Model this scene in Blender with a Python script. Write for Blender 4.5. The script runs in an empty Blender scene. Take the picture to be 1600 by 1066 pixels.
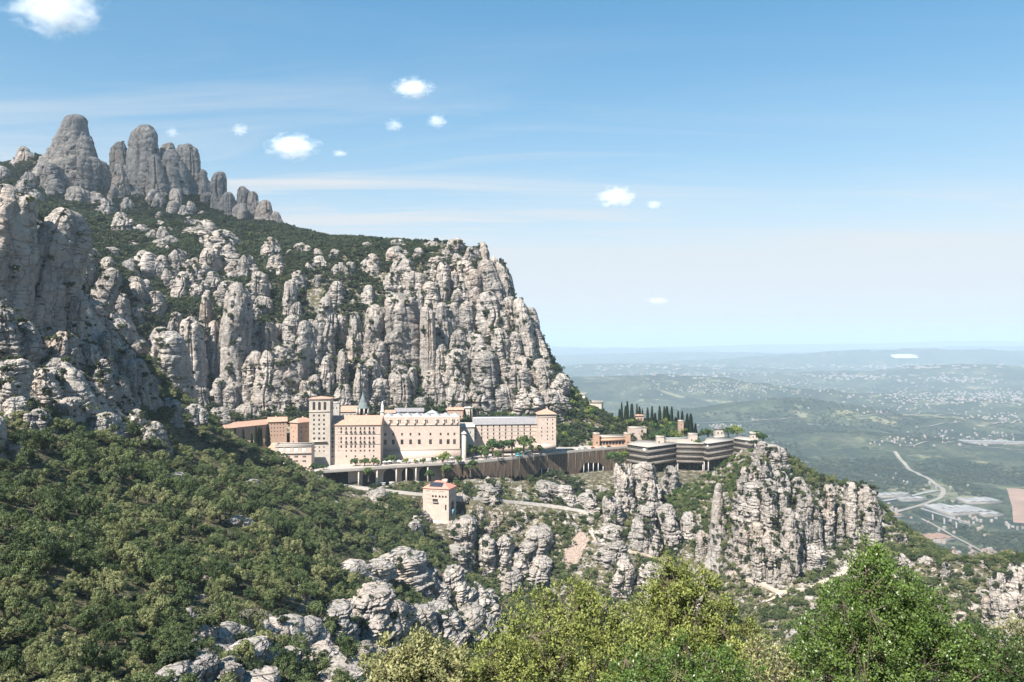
import bpy, math, random
import numpy as np
from mathutils import Vector

random.seed(7)
rng = np.random.default_rng(11)
R = math.radians
sc = bpy.context.scene
col = sc.collection

# ------------------------------------------------------------------ camera, sky, sun, exposure
FPX = 1300.0                       # focal length in photo pixels (1600 wide)
cam_d = bpy.data.cameras.new('camera'); cam = bpy.data.objects.new('camera', cam_d); col.objects.link(cam)
cam_d.sensor_width = 36; cam_d.lens = 36 * FPX / 1600; cam_d.clip_start = 0.3; cam_d.clip_end = 250000
cam.location = (0, 0, 0); cam.rotation_euler = (R(90), 0, 0)
sc.camera = cam

SUN = Vector((-0.36, -0.54, 0.76)).normalized()          # direction towards the sun
sun_el = math.asin(SUN.z); sun_az = math.atan2(SUN.x, SUN.y)   # azimuth from +Y, clockwise
w = bpy.data.worlds.new('World'); sc.world = w; w.use_nodes = True
nt = w.node_tree; nt.nodes.clear()
def N(nt, typ, **kw):
    n = nt.nodes.new(typ)
    for k, v in kw.items():
        if k == 'ins':
            for a, b in v.items(): n.inputs[a].default_value = b
        else: setattr(n, k, v)
    return n
def L(nt, a, ao, b, bi): nt.links.new(a.outputs[ao], b.inputs[bi])
out = N(nt, 'ShaderNodeOutputWorld'); bg = N(nt, 'ShaderNodeBackground', ins={'Strength': 0.077})
sky = N(nt, 'ShaderNodeTexSky', sky_type='NISHITA', sun_disc=False, sun_elevation=sun_el, sun_rotation=sun_az,
        altitude=700, air_density=1.0, dust_density=0.1, ozone_density=1.0)
# thin cirrus: a high layer, noise over the direction projected onto a flat ceiling
tc = N(nt, 'ShaderNodeTexCoord'); sep = N(nt, 'ShaderNodeSeparateXYZ'); L(nt, tc, 'Generated', sep, 0)
zc = N(nt, 'ShaderNodeMath', operation='MAXIMUM', ins={1: 0.02}); L(nt, sep, 'Z', zc, 0)
za = N(nt, 'ShaderNodeMath', operation='ADD', ins={1: 0.06}); L(nt, zc, 0, za, 0)
dx = N(nt, 'ShaderNodeMath', operation='DIVIDE'); L(nt, sep, 'X', dx, 0); L(nt, za, 0, dx, 1)
dy = N(nt, 'ShaderNodeMath', operation='DIVIDE'); L(nt, sep, 'Y', dy, 0); L(nt, za, 0, dy, 1)
cmb = N(nt, 'ShaderNodeCombineXYZ'); L(nt, dx, 0, cmb, 0); L(nt, dy, 0, cmb, 1)
mp = N(nt, 'ShaderNodeMapping'); mp.inputs['Rotation'].default_value = (0, 0, R(-38)); mp.inputs['Scale'].default_value = (0.4, 1.8, 1)
mp.inputs['Location'].default_value = (1.3, 0.4, 0)
L(nt, cmb, 0, mp, 0)
n1 = N(nt, 'ShaderNodeTexNoise', ins={'Scale': 0.9, 'Detail': 9, 'Roughness': 0.62, 'Distortion': 0.9}); L(nt, mp, 0, n1, 'Vector')
mp2 = N(nt, 'ShaderNodeMapping'); mp2.inputs['Scale'].default_value = (0.22, 0.22, 1); mp2.inputs['Location'].default_value = (3.1, 1.0, 0)
L(nt, cmb, 0, mp2, 0)
n2 = N(nt, 'ShaderNodeTexNoise', ins={'Scale': 0.8, 'Detail': 3}); L(nt, mp2, 0, n2, 'Vector')
r1 = N(nt, 'ShaderNodeMapRange', ins={1: 0.46, 2: 0.72, 3: 0, 4: 1}); L(nt, n1, 0, r1, 0)
r2 = N(nt, 'ShaderNodeMapRange', ins={1: 0.35, 2: 0.65, 3: 0.15, 4: 1}); L(nt, n2, 0, r2, 0)
mm0 = N(nt, 'ShaderNodeMath', operation='MULTIPLY'); L(nt, r1, 0, mm0, 0); L(nt, r2, 0, mm0, 1)
rz_ = N(nt, 'ShaderNodeMapRange', ins={1: 0.08, 2: 0.32, 3: 1.0, 4: 0.1}); L(nt, sep, 'Z', rz_, 0)
mm = N(nt, 'ShaderNodeMath', operation='MULTIPLY'); L(nt, mm0, 0, mm, 0); L(nt, rz_, 0, mm, 1)
# a high veil of ice cloud thickens with path length: optical depth ~ 1/sin(elevation)
zq = N(nt, 'ShaderNodeMath', operation='MULTIPLY'); L(nt, za, 0, zq, 0); L(nt, za, 0, zq, 1)
vl = N(nt, 'ShaderNodeMath', operation='DIVIDE', ins={0: 0.024}); L(nt, zq, 0, vl, 1)
vm = N(nt, 'ShaderNodeMath', operation='MULTIPLY_ADD', ins={1: 1.1}); L(nt, mm, 0, vm, 0); L(nt, vl, 0, vm, 2)
vc = N(nt, 'ShaderNodeMath', operation='MINIMUM', ins={1: 0.97}); L(nt, vm, 0, vc, 0)
mx = N(nt, 'ShaderNodeMix', data_type='RGBA'); mx.inputs['B'].default_value = (4.0, 4.16, 4.32, 1)
gm = N(nt, 'ShaderNodeGamma', ins={1: 0.75}); L(nt, sky, 0, gm, 0); hsv = N(nt, 'ShaderNodeHueSaturation', ins={'Hue': 0.488, 'Saturation': 1.75, 'Value': 1.22}); L(nt, gm, 0, hsv, 'Color')
L(nt, vc, 0, mx, 'Factor'); L(nt, hsv, 0, mx, 'A'); L(nt, mx, 'Result', bg, 'Color'); L(nt, bg, 0, out, 'Surface')

sl = bpy.data.lights.new('sun', 'SUN'); so = bpy.data.objects.new('sun', sl); col.objects.link(so)
sl.energy = 5.0; sl.angle = R(0.53); sl.color = (1.0, 0.95, 0.87)
so.rotation_euler = (-SUN).to_track_quat('-Z', 'Y').to_euler(); so.location = (-200, -100, 600)
vs = sc.view_settings; vs.view_transform = 'Standard'; vs.look = 'None'; vs.gamma = 1; vs.use_curve_mapping = False; vs.exposure = 1.36
cy = sc.cycles
cy.use_denoising = True
try: cy.denoiser = 'OPENIMAGEDENOISE'
except Exception: pass
cy.max_bounces = 5; cy.diffuse_bounces = 3; cy.glossy_bounces = 2; cy.transmission_bounces = 3; cy.volume_bounces = 3; cy.transparent_max_bounces = 6
cy.volume_step_rate = 4.0; cy.volume_max_steps = 128

# ------------------------------------------------------------------ helpers
def P(px, py, d):                      # photo pixel + distance -> point in the place
    return np.array([(px - 800) / FPX * d, d, (533 - py) / FPX * d])
def proj(x, y, z): return 800 + x / y * FPX, 533 - z / y * FPX

def mk_mesh(name, V, F, mats=(), smooth=True, mi=None):
    V = np.asarray(V, dtype=np.float32).reshape(-1, 3)
    me = bpy.data.meshes.new(name)
    if isinstance(F, np.ndarray):
        k = F.shape[1]; nf = len(F); loops = F.astype(np.int32).ravel()
        starts = np.arange(0, nf * k, k, dtype=np.int32); tot = np.full(nf, k, dtype=np.int32)
    else:
        nf = len(F); tot = np.array([len(f) for f in F], dtype=np.int32)
        loops = np.array([i for f in F for i in f], dtype=np.int32); starts = np.concatenate([[0], np.cumsum(tot)[:-1]]).astype(np.int32) if nf else np.zeros(0, np.int32)
    me.vertices.add(len(V)); me.vertices.foreach_set('co', V.ravel())
    me.loops.add(len(loops)); me.loops.foreach_set('vertex_index', loops)
    me.polygons.add(nf); me.polygons.foreach_set('loop_start', starts); me.polygons.foreach_set('loop_total', tot)
    if smooth: me.polygons.foreach_set('use_smooth', np.ones(nf, dtype=bool))
    for m in mats: me.materials.append(m)
    if mi is not None: me.polygons.foreach_set('material_index', np.asarray(mi, dtype=np.int32))
    me.update(calc_edges=True); me.validate()
    return me

def tag(o, label=None, cat=None, group=None, kind=None):
    if label: o['label'] = label
    if cat: o['category'] = cat
    if group: o['group'] = group
    if kind: o['kind'] = kind
    return o
def obj(name, me, parent=None, loc=None):
    o = bpy.data.objects.new(name, me); col.objects.link(o)
    if parent: o.parent = parent
    if loc is not None: o.location = loc
    return o
def empty(name, loc, rz=0):
    o = bpy.data.objects.new(name, None); col.objects.link(o); o.location = loc; o.rotation_euler = (0, 0, rz); o.empty_display_size = 0.5
    return o

def vnoise(p, seed=0):                  # smooth value noise, points (N,3) -> [-1,1]
    p = np.asarray(p, dtype=np.float64); i = np.floor(p).astype(np.int64); f = p - i; f = f * f * f * (f * (f * 6 - 15) + 10)
    def h(a, b, c):
        n = (a * 374761393 + b * 668265263 + c * 2147483647 + seed * 974711) & 0x7fffffff
        n = ((n ^ (n >> 13)) * 1274126177) & 0x7fffffff
        n = ((n ^ (n >> 16)) * 668265263) & 0x7fffffff
        return (n ^ (n >> 15)) % 65536 / 32768.0 - 1
    r = 0
    for a in (0, 1):
        wx = f[:, 0] if a else 1 - f[:, 0]
        for b in (0, 1):
            wy = f[:, 1] if b else 1 - f[:, 1]
            for c in (0, 1):
                wz = f[:, 2] if c else 1 - f[:, 2]
                r = r + wx * wy * wz * h(i[:, 0] + a, i[:, 1] + b, i[:, 2] + c)
    return r
def fbm(p, oct=4, seed=0, gain=0.5):
    a, s, r = 1.0, 1.0, 0
    for k in range(oct): r = r + a * vnoise(np.asarray(p) * s + 17.3 * k, seed + k); a *= gain; s *= 2.03
    return r

# ------------------------------------------------------------------ materials
def new_mat(name):
    m = bpy.data.materials.new(name); m.use_nodes = True; n = m.node_tree; b = n.nodes['Principled BSDF']
    return m, n, b
def ramp(nt, fac, fo, stops):
    r = N(nt, 'ShaderNodeValToRGB'); e = r.color_ramp.elements
    while len(e) < len(stops): e.new(0.5)
    for el, (p, c) in zip(e, stops): el.position = p; el.color = (*c, 1)
    L(nt, fac, fo, r, 0); return r
def noise(nt, vec, scale, detail=4, rough=0.55, dist=0.0, mscale=None):
    if mscale is not None:
        m = N(nt, 'ShaderNodeMapping'); m.inputs['Scale'].default_value = mscale; nt.links.new(vec, m.inputs[0]); vec = m.outputs[0]
    n = N(nt, 'ShaderNodeTexNoise', ins={'Scale': scale, 'Detail': detail, 'Roughness': rough, 'Distortion': dist}); nt.links.new(vec, n.inputs['Vector']); return n
def mixc(nt, fac, a, b, mode='MIX'):
    m = N(nt, 'ShaderNodeMix', data_type='RGBA', blend_type=mode)
    for s, v in (('Factor', fac), ('A', a), ('B', b)):
        if hasattr(v, 'is_output'): nt.links.new(v, m.inputs[s])
        elif s == 'Factor': m.inputs[s].default_value = v
        else: m.inputs[s].default_value = (*v, 1)
    return m.outputs['Result']
def mrange(nt, v, a, b, c, d):
    m = N(nt, 'ShaderNodeMapRange', ins={1: a, 2: b, 3: c, 4: d}); nt.links.new(v, m.inputs[0]); return m.outputs[0]
def math2(nt, op, a, b):
    m = N(nt, 'ShaderNodeMath', operation=op)
    for i, v in enumerate((a, b)):
        if hasattr(v, 'is_output'): nt.links.new(v, m.inputs[i])
        else: m.inputs[i].default_value = v
    return m.outputs[0]

def rock_nodes(nt):
    g = N(nt, 'ShaderNodeNewGeometry'); pos = g.outputs['Position']
    big = noise(nt, pos, 0.018, 4, 0.55)
    c = ramp(nt, big, 0, [(0.3, (0.272, 0.25, 0.234)), (0.5, (0.365, 0.328, 0.296)), (0.7, (0.475, 0.405, 0.342))]).outputs[0]
    mid = noise(nt, pos, 0.16, 5, 0.65)
    c = mixc(nt, mrange(nt, mid.outputs[0], 0.35, 0.7, 0.0, 0.7), c, (0.21, 0.19, 0.18))
    streak = noise(nt, pos, 1.0, 4, 0.6, 0.3, (0.16, 0.16, 0.018))
    c = mixc(nt, mrange(nt, streak.outputs[0], 0.5, 0.7, 0.0, 0.72), c, (0.115, 0.108, 0.105))
    rust = noise(nt, pos, 0.03, 3, 0.5, 0.2, (1, 1, 0.6))
    c = mixc(nt, mrange(nt, rust.outputs[0], 0.54, 0.73, 0.0, 0.5), c, (0.42, 0.30, 0.22))
    fine = noise(nt, pos, 1.1, 4, 0.7)
    c = mixc(nt, mrange(nt, fine.outputs[0], 0.3, 0.75, 0.0, 0.4), c, (0.43, 0.39, 0.355))
    # bedding cracks: nearly level, wandering
    bed = noise(nt, pos, 1.0, 3, 0.5, 0.0, (0.02, 0.02, 0.17))
    b1 = math2(nt, 'ABSOLUTE', math2(nt, 'SUBTRACT', math2(nt, 'FRACT', math2(nt, 'MULTIPLY', bed.outputs[0], 9.0), 0.0), 0.5), 0.0)
    crack = mrange(nt, b1, 0.0, 0.055, 1.0, 0.0)
    brk = noise(nt, pos, 0.07, 3, 0.5)
    crack = math2(nt, 'MULTIPLY', crack, mrange(nt, brk.outputs[0], 0.40, 0.5, 0.0, 1.0))
    c = mixc(nt, math2(nt, 'MULTIPLY', crack, 0.5), c, (0.09, 0.085, 0.08))
    vcr = N(nt, 'ShaderNodeTexVoronoi', feature='DISTANCE_TO_EDGE', ins={'Scale': 1.0}); vmp = N(nt, 'ShaderNodeMapping'); vmp.inputs['Scale'].default_value = (0.11, 0.11, 0.05)
    wrp = noise(nt, pos, 0.12, 3, 0.6); wv_ = N(nt, 'ShaderNodeVectorMath', operation='MULTIPLY_ADD'); nt.links.new(wrp.outputs['Color'], wv_.inputs[0]); wv_.inputs[1].default_value = (14, 14, 14); nt.links.new(pos, wv_.inputs[2])
    nt.links.new(wv_.outputs[0], vmp.inputs[0]); nt.links.new(vmp.outputs[0], vcr.inputs['Vector'])
    joint = mrange(nt, vcr.outputs['Distance'], 0.0, 0.05, 1.0, 0.0); c = mixc(nt, math2(nt, 'MULTIPLY', joint, 0.28), c, (0.07, 0.065, 0.06)); crack = math2(nt, 'MAXIMUM', crack, math2(nt, 'MULTIPLY', joint, 0.5))
    # lichen and tufts on flat ledges
    sp = N(nt, 'ShaderNodeSeparateXYZ'); nt.links.new(g.outputs['Normal'], sp.inputs[0])
    up = mrange(nt, sp.outputs['Z'], 0.45, 0.8, 0.0, 1.0)
    tn = noise(nt, pos, 0.35, 4, 0.7)
    tuft = math2(nt, 'MULTIPLY', up, mrange(nt, tn.outputs[0], 0.54, 0.62, 0.0, 0.8))
    c = mixc(nt, tuft, c, (0.10, 0.105, 0.05))
    hsum = math2(nt, 'SUBTRACT', math2(nt, 'ADD', math2(nt, 'MULTIPLY', mid.outputs[0], 2.6), math2(nt, 'MULTIPLY', fine.outputs[0], 0.8)), math2(nt, 'MULTIPLY', crack, 1.6))
    bp = N(nt, 'ShaderNodeBump', ins={'Strength': 0.9, 'Distance': 1.0}); nt.links.new(hsum, bp.inputs['Height'])
    return c, bp.outputs[0], pos
def make_rock():
    m, nt, b = new_mat('conglomerate_rock'); c, nrm, pos = rock_nodes(nt)
    oi = N(nt, 'ShaderNodeObjectInfo'); v = mrange(nt, oi.outputs['Random'], 0, 1, 0.86, 1.12)
    hs = N(nt, 'ShaderNodeHueSaturation'); nt.links.new(v, hs.inputs['Value']); nt.links.new(c, hs.inputs['Color'])
    nt.links.new(hs.outputs[0], b.inputs['Base Color']); nt.links.new(nrm, b.inputs['Normal']); b.inputs['Roughness'].default_value = 0.95; b.inputs['Specular IOR Level'].default_value = 0.15
    return m
M_ROCK = make_rock()
def make_ground():
    m, nt, b = new_mat('mountain_ground'); c, nrm, pos = rock_nodes(nt)
    at = N(nt, 'ShaderNodeAttribute', attribute_name='veg')
    n = noise(nt, pos, 0.22, 5, 0.7)
    f = math2(nt, 'ADD', at.outputs['Fac'], mrange(nt, n.outputs[0], 0.3, 0.7, -0.45, 0.45))
    f = mrange(nt, f, 0.4, 0.6, 0.0, 1.0)
    n2 = noise(nt, pos, 0.9, 4, 0.7)
    soil = ramp(nt, n2, 0, [(0.3, (0.05, 0.05, 0.028)), (0.55, (0.10, 0.09, 0.05)), (0.75, (0.20, 0.165, 0.11))]).outputs[0]
    nt.links.new(mixc(nt, f, c, soil), b.inputs['Base Color']); nt.links.new(nrm, b.inputs['Normal']); b.inputs['Roughness'].default_value = 0.95; b.inputs['Specular IOR Level'].default_value = 0.1
    return m
M_GROUND = make_ground()
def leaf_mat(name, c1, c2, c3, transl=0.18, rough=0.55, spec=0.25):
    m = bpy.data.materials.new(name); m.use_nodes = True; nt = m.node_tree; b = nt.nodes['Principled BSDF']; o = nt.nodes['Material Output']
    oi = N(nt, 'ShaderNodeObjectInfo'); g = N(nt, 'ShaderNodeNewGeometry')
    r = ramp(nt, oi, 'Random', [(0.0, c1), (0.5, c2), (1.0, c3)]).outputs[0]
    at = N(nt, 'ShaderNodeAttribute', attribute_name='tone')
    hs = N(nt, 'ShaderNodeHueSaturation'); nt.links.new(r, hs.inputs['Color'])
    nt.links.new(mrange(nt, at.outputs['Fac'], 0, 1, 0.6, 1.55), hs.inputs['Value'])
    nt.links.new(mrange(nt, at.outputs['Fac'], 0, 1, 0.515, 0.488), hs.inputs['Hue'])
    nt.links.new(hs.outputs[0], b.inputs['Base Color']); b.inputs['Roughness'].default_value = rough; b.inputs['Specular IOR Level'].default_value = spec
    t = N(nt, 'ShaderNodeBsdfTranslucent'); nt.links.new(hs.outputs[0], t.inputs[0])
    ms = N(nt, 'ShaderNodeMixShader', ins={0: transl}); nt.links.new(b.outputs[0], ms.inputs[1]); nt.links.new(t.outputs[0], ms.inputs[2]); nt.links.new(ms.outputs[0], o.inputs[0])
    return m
M_OAK = leaf_mat('holm_oak_leaves', (0.038, 0.06, 0.02), (0.084, 0.11, 0.04), (0.185, 0.19, 0.082))
M_SHRUB = leaf_mat('cliff_shrub_leaves', (0.020, 0.034, 0.016), (0.038, 0.055, 0.022), (0.070, 0.084, 0.034))
def flat_mat(name, c, rough=0.9, var=0.15, scale=0.4, bump=0.0, spec=0.2, metal=0.0):
    m, nt, b = new_mat(name); g = N(nt, 'ShaderNodeNewGeometry')
    n = noise(nt, g.outputs['Position'], scale, 5, 0.65)
    lo = tuple(x * (1 - var) for x in c); hi = tuple(min(1, x * (1 + var)) for x in c)
    r = ramp(nt, n, 0, [(0.3, lo), (0.7, hi)])
    L(nt, r, 0, b, 'Base Color'); b.inputs['Roughness'].default_value = rough; b.inputs['Specular IOR Level'].default_value = spec; b.inputs['Metallic'].default_value = metal
    if bump:
        bp = N(nt, 'ShaderNodeBump', ins={'Strength': bump, 'Distance': 0.3}); L(nt, n, 0, bp, 'Height'); L(nt, bp, 0, b, 'Normal')
    return m
M_BARK = flat_mat('bark', (0.12, 0.095, 0.07), var=0.4, scale=6)

# ------------------------------------------------------------------ terrain of the near mountain: heights from surveyed points
CP = []
for col_ in [
 (0, [(1066,110),(950,150),(850,200),(750,270),(680,320),(620,360),(540,390),(450,415),(380,435),(310,455)]),
 (-160, [(1066,95),(900,150),(600,300),(300,430),(150,560)]),
 (60, [(400,452),(350,470)]),
 (100, [(1066,120),(900,190),(780,270),(690,340),(640,385),(560,420),(480,448),(420,470)]),
 (200, [(1066,135),(900,220),(780,310),(690,400),(640,450),(590,480)]),
 (240, [(620,500)]), (270, [(648,520)]), (330, [(672,540)]), (400, [(704,560)]), (450, [(730,575)]), (490, [(748,590)]), (530, [(768,610)]),
 (300, [(1066,150),(950,210),(850,290),(760,390),(705,480)]),
 (400, [(1066,165),(950,230),(850,320),(780,430),(735,520)]),
 (500, [(1066,185),(950,265),(870,360),(800,480),(770,560)]),
 (600, [(1066,260),(960,380),(870,480),(810,560),(785,600)]),
 (680, [(1066,310),(960,430),(870,520),(820,585),(800,612)]),
 (760, [(1066,380),(970,500),(920,565),(890,585),(860,603),(830,622),(800,638),(772,650)]),
 (850, [(1066,430),(980,520),(950,555),(910,580),(870,605),(830,630),(795,652),(752,710)]),
 (950, [(1066,470),(1000,530),(950,560),(900,588),(850,615),(800,645),(750,722)]),
 (1050, [(1066,470),(1000,530),(950,560),(900,588),(850,615),(790,655),(750,705)]),
 (1130, [(1066,450),(960,545),(900,575),(840,610),(770,660),(735,715)]),
 (1200, [(1066,440),(1020,470),(960,500),(930,522),(905,538),(860,548),(780,562),(722,582),(703,625)]),
 (1160, [(740,575),(700,680)]), (1250, [(760,585),(880,548),(735,640)]), (1300, [(770,598),(800,588),(850,565),(892,540),(912,515),(950,490)]), (1340, [(765,610),(850,570)]), (1370, [(790,605),(845,575)]),
 (1400, [(1066,420),(980,470),(930,505),(880,540),(842,575)]), (1460, [(855,580)]), (1540, [(902,560)]), (1500, [(1000,440)]), (1450, [(930,500)]),
 (1600, [(1066,400),(980,460),(890,500)]), (1580, [(872,520)]), (1700, [(1000,420),(880,520)]),
 (335, [(692,690)]), (417, [(692,700)]), (450, [(695,690)]),
 (900, [(682,800),(622,880)]), (960, [(692,790)]), (1050, [(692,800)]), (1000, [(662,840)]), (1080, [(672,840)]), (920, [(642,870)]), (1160, [(692,760)]),
 (240, [(655,700)]), (300, [(658,720)]), (400, [(652,745)]), (500, [(648,760)]), (600, [(648,785)]), (700, [(645,800)]), (800, [(645,810)]), (880, [(628,830)]),
 (250, [(560,750),(470,850)]), (300, [(520,790)]), (400, [(520,810),(430,900)]), (500, [(520,830),(420,920)]), (600, [(520,850),(410,940)]), (700, [(520,860),(402,955)]), (780, [(520,880)]), (835, [(550,870)]),
 (330, [(450,880)]), (750, [(392,970)]), (785, [(440,945)]), (815, [(495,915)]), (875, [(608,850)]),
 (450, [(372,1150)]), (550, [(384,1080)]), (650, [(384,1020)]), (440, [(354,1250),(380,1450)]), (350, [(352,1200)]), (300, [(347,1150)]), (560, [(379,1150),(410,1350)]), (690, [(382,1040)]), (700, [(410,1250)]),
 (180, [(480,700),(430,780)]), (150, [(400,760)]), (200, [(540,650),(385,950)]), (130, [(385,850)]), (250, [(402,930),(332,1250)]), (150, [(342,1150)]), (350, [(342,1280)]),
 (50, [(275,1380),(243,1430)]), (120, [(302,1350),(250,1440)]), (200, [(292,1400)]), (170, [(264,1450)]), (300, [(302,1400)]), (320, [(302,1400)]), (380, [(347,1330)]), (0, [(268,1400)]), (-100, [(255,1400)]), (-250, [(300,1300)]),
 (100, [(345,1750)]), (300, [(375,1750)]), (-100, [(330,1800)]),
]:
    for py, d in col_[1]: CP.append(P(col_[0], py, d))
CP += [np.array(p, dtype=float) for p in [
 (0,0,-1.8),(0,-40,0),(-60,-40,10),(60,-40,-8),(0,6,-4.2),(-8,9,-6),(9,9,-6.5),(0,20,-12.5),(-14,20,-11),(16,20,-13.5),(-20,34,-19),(20,34,-20),(0,60,-34),(45,60,-38),(-58,60,-31),(100,100,-62),(0,110,-58),(-200,50,-5),(160,20,-45),(60,150,-82),(120,180,-105),(8,200,-95),(35,300,-155),(60,400,-185),(-23,150,-75),(110,330,-170),(180,320,-165),
 (-150,668,-102),(-190,640,-99),(-100,690,-102),(-40,705,-102),(20,738,-102),(84,776,-102),(120,795,-102),(-80,740,-98),(0,770,-97),(60,790,-97),
 (330,740,-330),(260,950,-400),(520,620,-420),(420,400,-330),(600,300,-420),(700,900,-600),(500,1200,-600),(300,1500,-500),(700,0,-500),(400,100,-260),
 (150,1050,-200),(90,1150,-150),(40,1200,-60),(0,1280,20),(250,830,-240),(190,1000,-240),(100,1000,-150),(200,1400,-400),(0,1800,-250),(-500,1850,0),
]]
CP = np.array(CP)
def rbf_fit(C):
    n = len(C); D = np.sqrt(((C[:, None, :2] - C[None, :, :2]) ** 2).sum(-1)); A = np.zeros((n + 3, n + 3))
    A[:n, :n] = D - 0.6 * np.eye(n); A[:n, n:] = np.c_[np.ones(n), C[:, :2] / 1000]; A[n:, :n] = A[:n, n:].T
    return np.linalg.solve(A, np.r_[C[:, 2], 0, 0, 0])
WR = rbf_fit(CP)
def rbf(xy):
    out = np.empty(len(xy)); n = len(CP)
    for s in range(0, len(xy), 20000):
        q = xy[s:s + 20000]; D = np.sqrt(((q[:, None, :] - CP[None, :, :2]) ** 2).sum(-1))
        out[s:s + 20000] = D @ WR[:n] + WR[n] + q @ (WR[n + 1:] / 1000)
    return out
GX0, GX1, GY0, GY1, GS = -900, 700, -40, 1900, 4.0
gx = np.arange(GX0, GX1 + .1, GS); gy = np.arange(GY0, GY1 + .1, GS)
XX, YY = np.meshgrid(gx, gy); XY = np.c_[XX.ravel(), YY.ravel()]
ZZ = rbf(XY)
dist = np.hypot(XY[:, 0], XY[:, 1]); amp = np.clip((dist - 60) / 250, 0, 1)
ZZ += amp * (fbm(np.c_[XY / 38, np.zeros(len(XY))], 4, 3) * 3.2)
px0_, py0_ = proj(XY[:, 0], np.maximum(XY[:, 1], 5), ZZ)
crg = np.clip((245 - px0_) / 40, 0, 1) * np.clip((665 - py0_) / 40, 0, 1) * (XY[:, 1] < 560) * (XY[:, 1] > 250)
rdg = 1 - np.abs(fbm(np.c_[XY / 17, np.zeros(len(XY))], 4, 33, .6)); ZZ += crg * (rdg - .6) * 7.0
# level bench cut for the sanctuary terrace
TERRACE = np.array([(-215,628),(-168,628),(-120,640),(-60,664),(-20,684),(35,722),(80,752),(104,771),(150,775),(160,800),(100,800),(60,778),(0,762),(-90,752),(-150,735),(-215,720)], float)
def inpoly(x, y, poly):
    c = np.zeros(np.shape(x), bool); n = len(poly)
    for i in range(n):
        x1, y1 = poly[i]; x2, y2 = poly[i - 1]
        with np.errstate(divide='ignore', invalid='ignore'):
            c ^= ((y1 > y) != (y2 > y)) & (x < (x2 - x1) * (y - y1) / (y2 - y1 + 1e-12) + x1)
    return c
tmask = inpoly(XY[:, 0], XY[:, 1], TERRACE)
ZZ[tmask] = np.clip(ZZ[tmask], -130, -100.5)
# roads cut into the slope
ROAD_LOW = np.array([P(*a) for a in [(500,752,652),(530,757.5,640),(590,764,632),(660,772,626),(735,777,640),(800,783,655),(860,789,660),(905,796,655),(930,803,648)]])
def carve(path, half, fade, drop):
    global ZZ
    best = np.full(len(XY), 1e9); zt = np.zeros(len(XY))
    for a, b in zip(path[:-1], path[1:]):
        ab = b[:2] - a[:2]; t = np.clip(((XY - a[:2]) @ ab) / (ab @ ab), 0, 1); q = a[:2] + t[:, None] * ab; dd = np.hypot(*(XY - q).T); m = dd < best
        best[m] = dd[m]; zt[m] = (a[2] + t * (b[2] - a[2]))[m] - drop
    k = np.clip(1 - (best - half) / fade, 0, 1); k = k * k * (3 - 2 * k); ZZ = ZZ * (1 - k) + zt * k
carve(ROAD_LOW, 5, 14, 1.2)
LIP = [(505,737),(560,733.5),(620,729),(680,725.5),(735,722.5),(800,716.5),(860,709),(920,703.5),(985,698),(1010,697)]
LIP = np.array([P(a, b, 99.0 * FPX / (b - 533)) for a, b in LIP])      # outer edge of the promenade, level at -99 m
under = np.array([tuple(LIP[i][:2] + np.array([0, -6])) for i in range(1, 9)] + [tuple(LIP[i][:2] + np.array([-2, 13])) for i in range(8, 0, -1)])
fw = np.array([tuple(LIP[i][:2] + np.array([8, -55])) for i in range(5, 9)] + [tuple(LIP[i][:2]) for i in range(8, 4, -1)]); fm = inpoly(XY[:, 0], XY[:, 1], fw); ZZ[fm] = np.minimum(ZZ[fm], -118.5 + 1.2 * fbm(np.c_[XY[fm] / 12, np.zeros(fm.sum())], 3, 9))
um = inpoly(XY[:, 0], XY[:, 1], under); ZZ[um] = np.minimum(ZZ[um], np.where(XY[um, 0] < -70, -114.0, -119.0))
STATION = np.array([P(650, 800, 578)[:2], P(728, 800, 578)[:2], P(728, 800, 634)[:2], P(700, 800, 640)[:2], P(655, 800, 622)[:2]])
sm = inpoly(XY[:, 0], XY[:, 1], STATION); ZZ[sm] = np.minimum(ZZ[sm], -135.0)
HOTEL = np.array([P(955, 700, 735)[:2], P(1000, 700, 690)[:2], P(1100, 700, 690)[:2], P(1140, 700, 700)[:2], P(1172, 700, 742)[:2], P(1165, 700, 770)[:2], P(1060, 700, 775)[:2], P(985, 700, 775)[:2]])
hm = inpoly(XY[:, 0], XY[:, 1], HOTEL); ZZ[hm] = np.minimum(ZZ[hm], -119.0)
ZG = ZZ.reshape(XX.shape)
def H(x, y):
    fx = np.clip((np.asarray(x, float) - GX0) / GS, 0, len(gx) - 1.001); fy = np.clip((np.asarray(y, float) - GY0) / GS, 0, len(gy) - 1.001)
    i = fx.astype(int); j = fy.astype(int); a = fx - i; b = fy - j
    return (ZG[j, i] * (1 - a) + ZG[j, i + 1] * a) * (1 - b) + (ZG[j + 1, i] * (1 - a) + ZG[j + 1, i + 1] * a) * b
DS = np.arange(12, 1850, 1.5)
def hit(px, py, dmin=12):
    d = DS[DS >= dmin]; x = (px - 800) / FPX * d; z = (533 - py) / FPX * d
    k = np.nonzero(H(x, d) >= z)[0]
    return float(d[k[0]]) if len(k) else None
HPX, HPY = None, None

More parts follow.
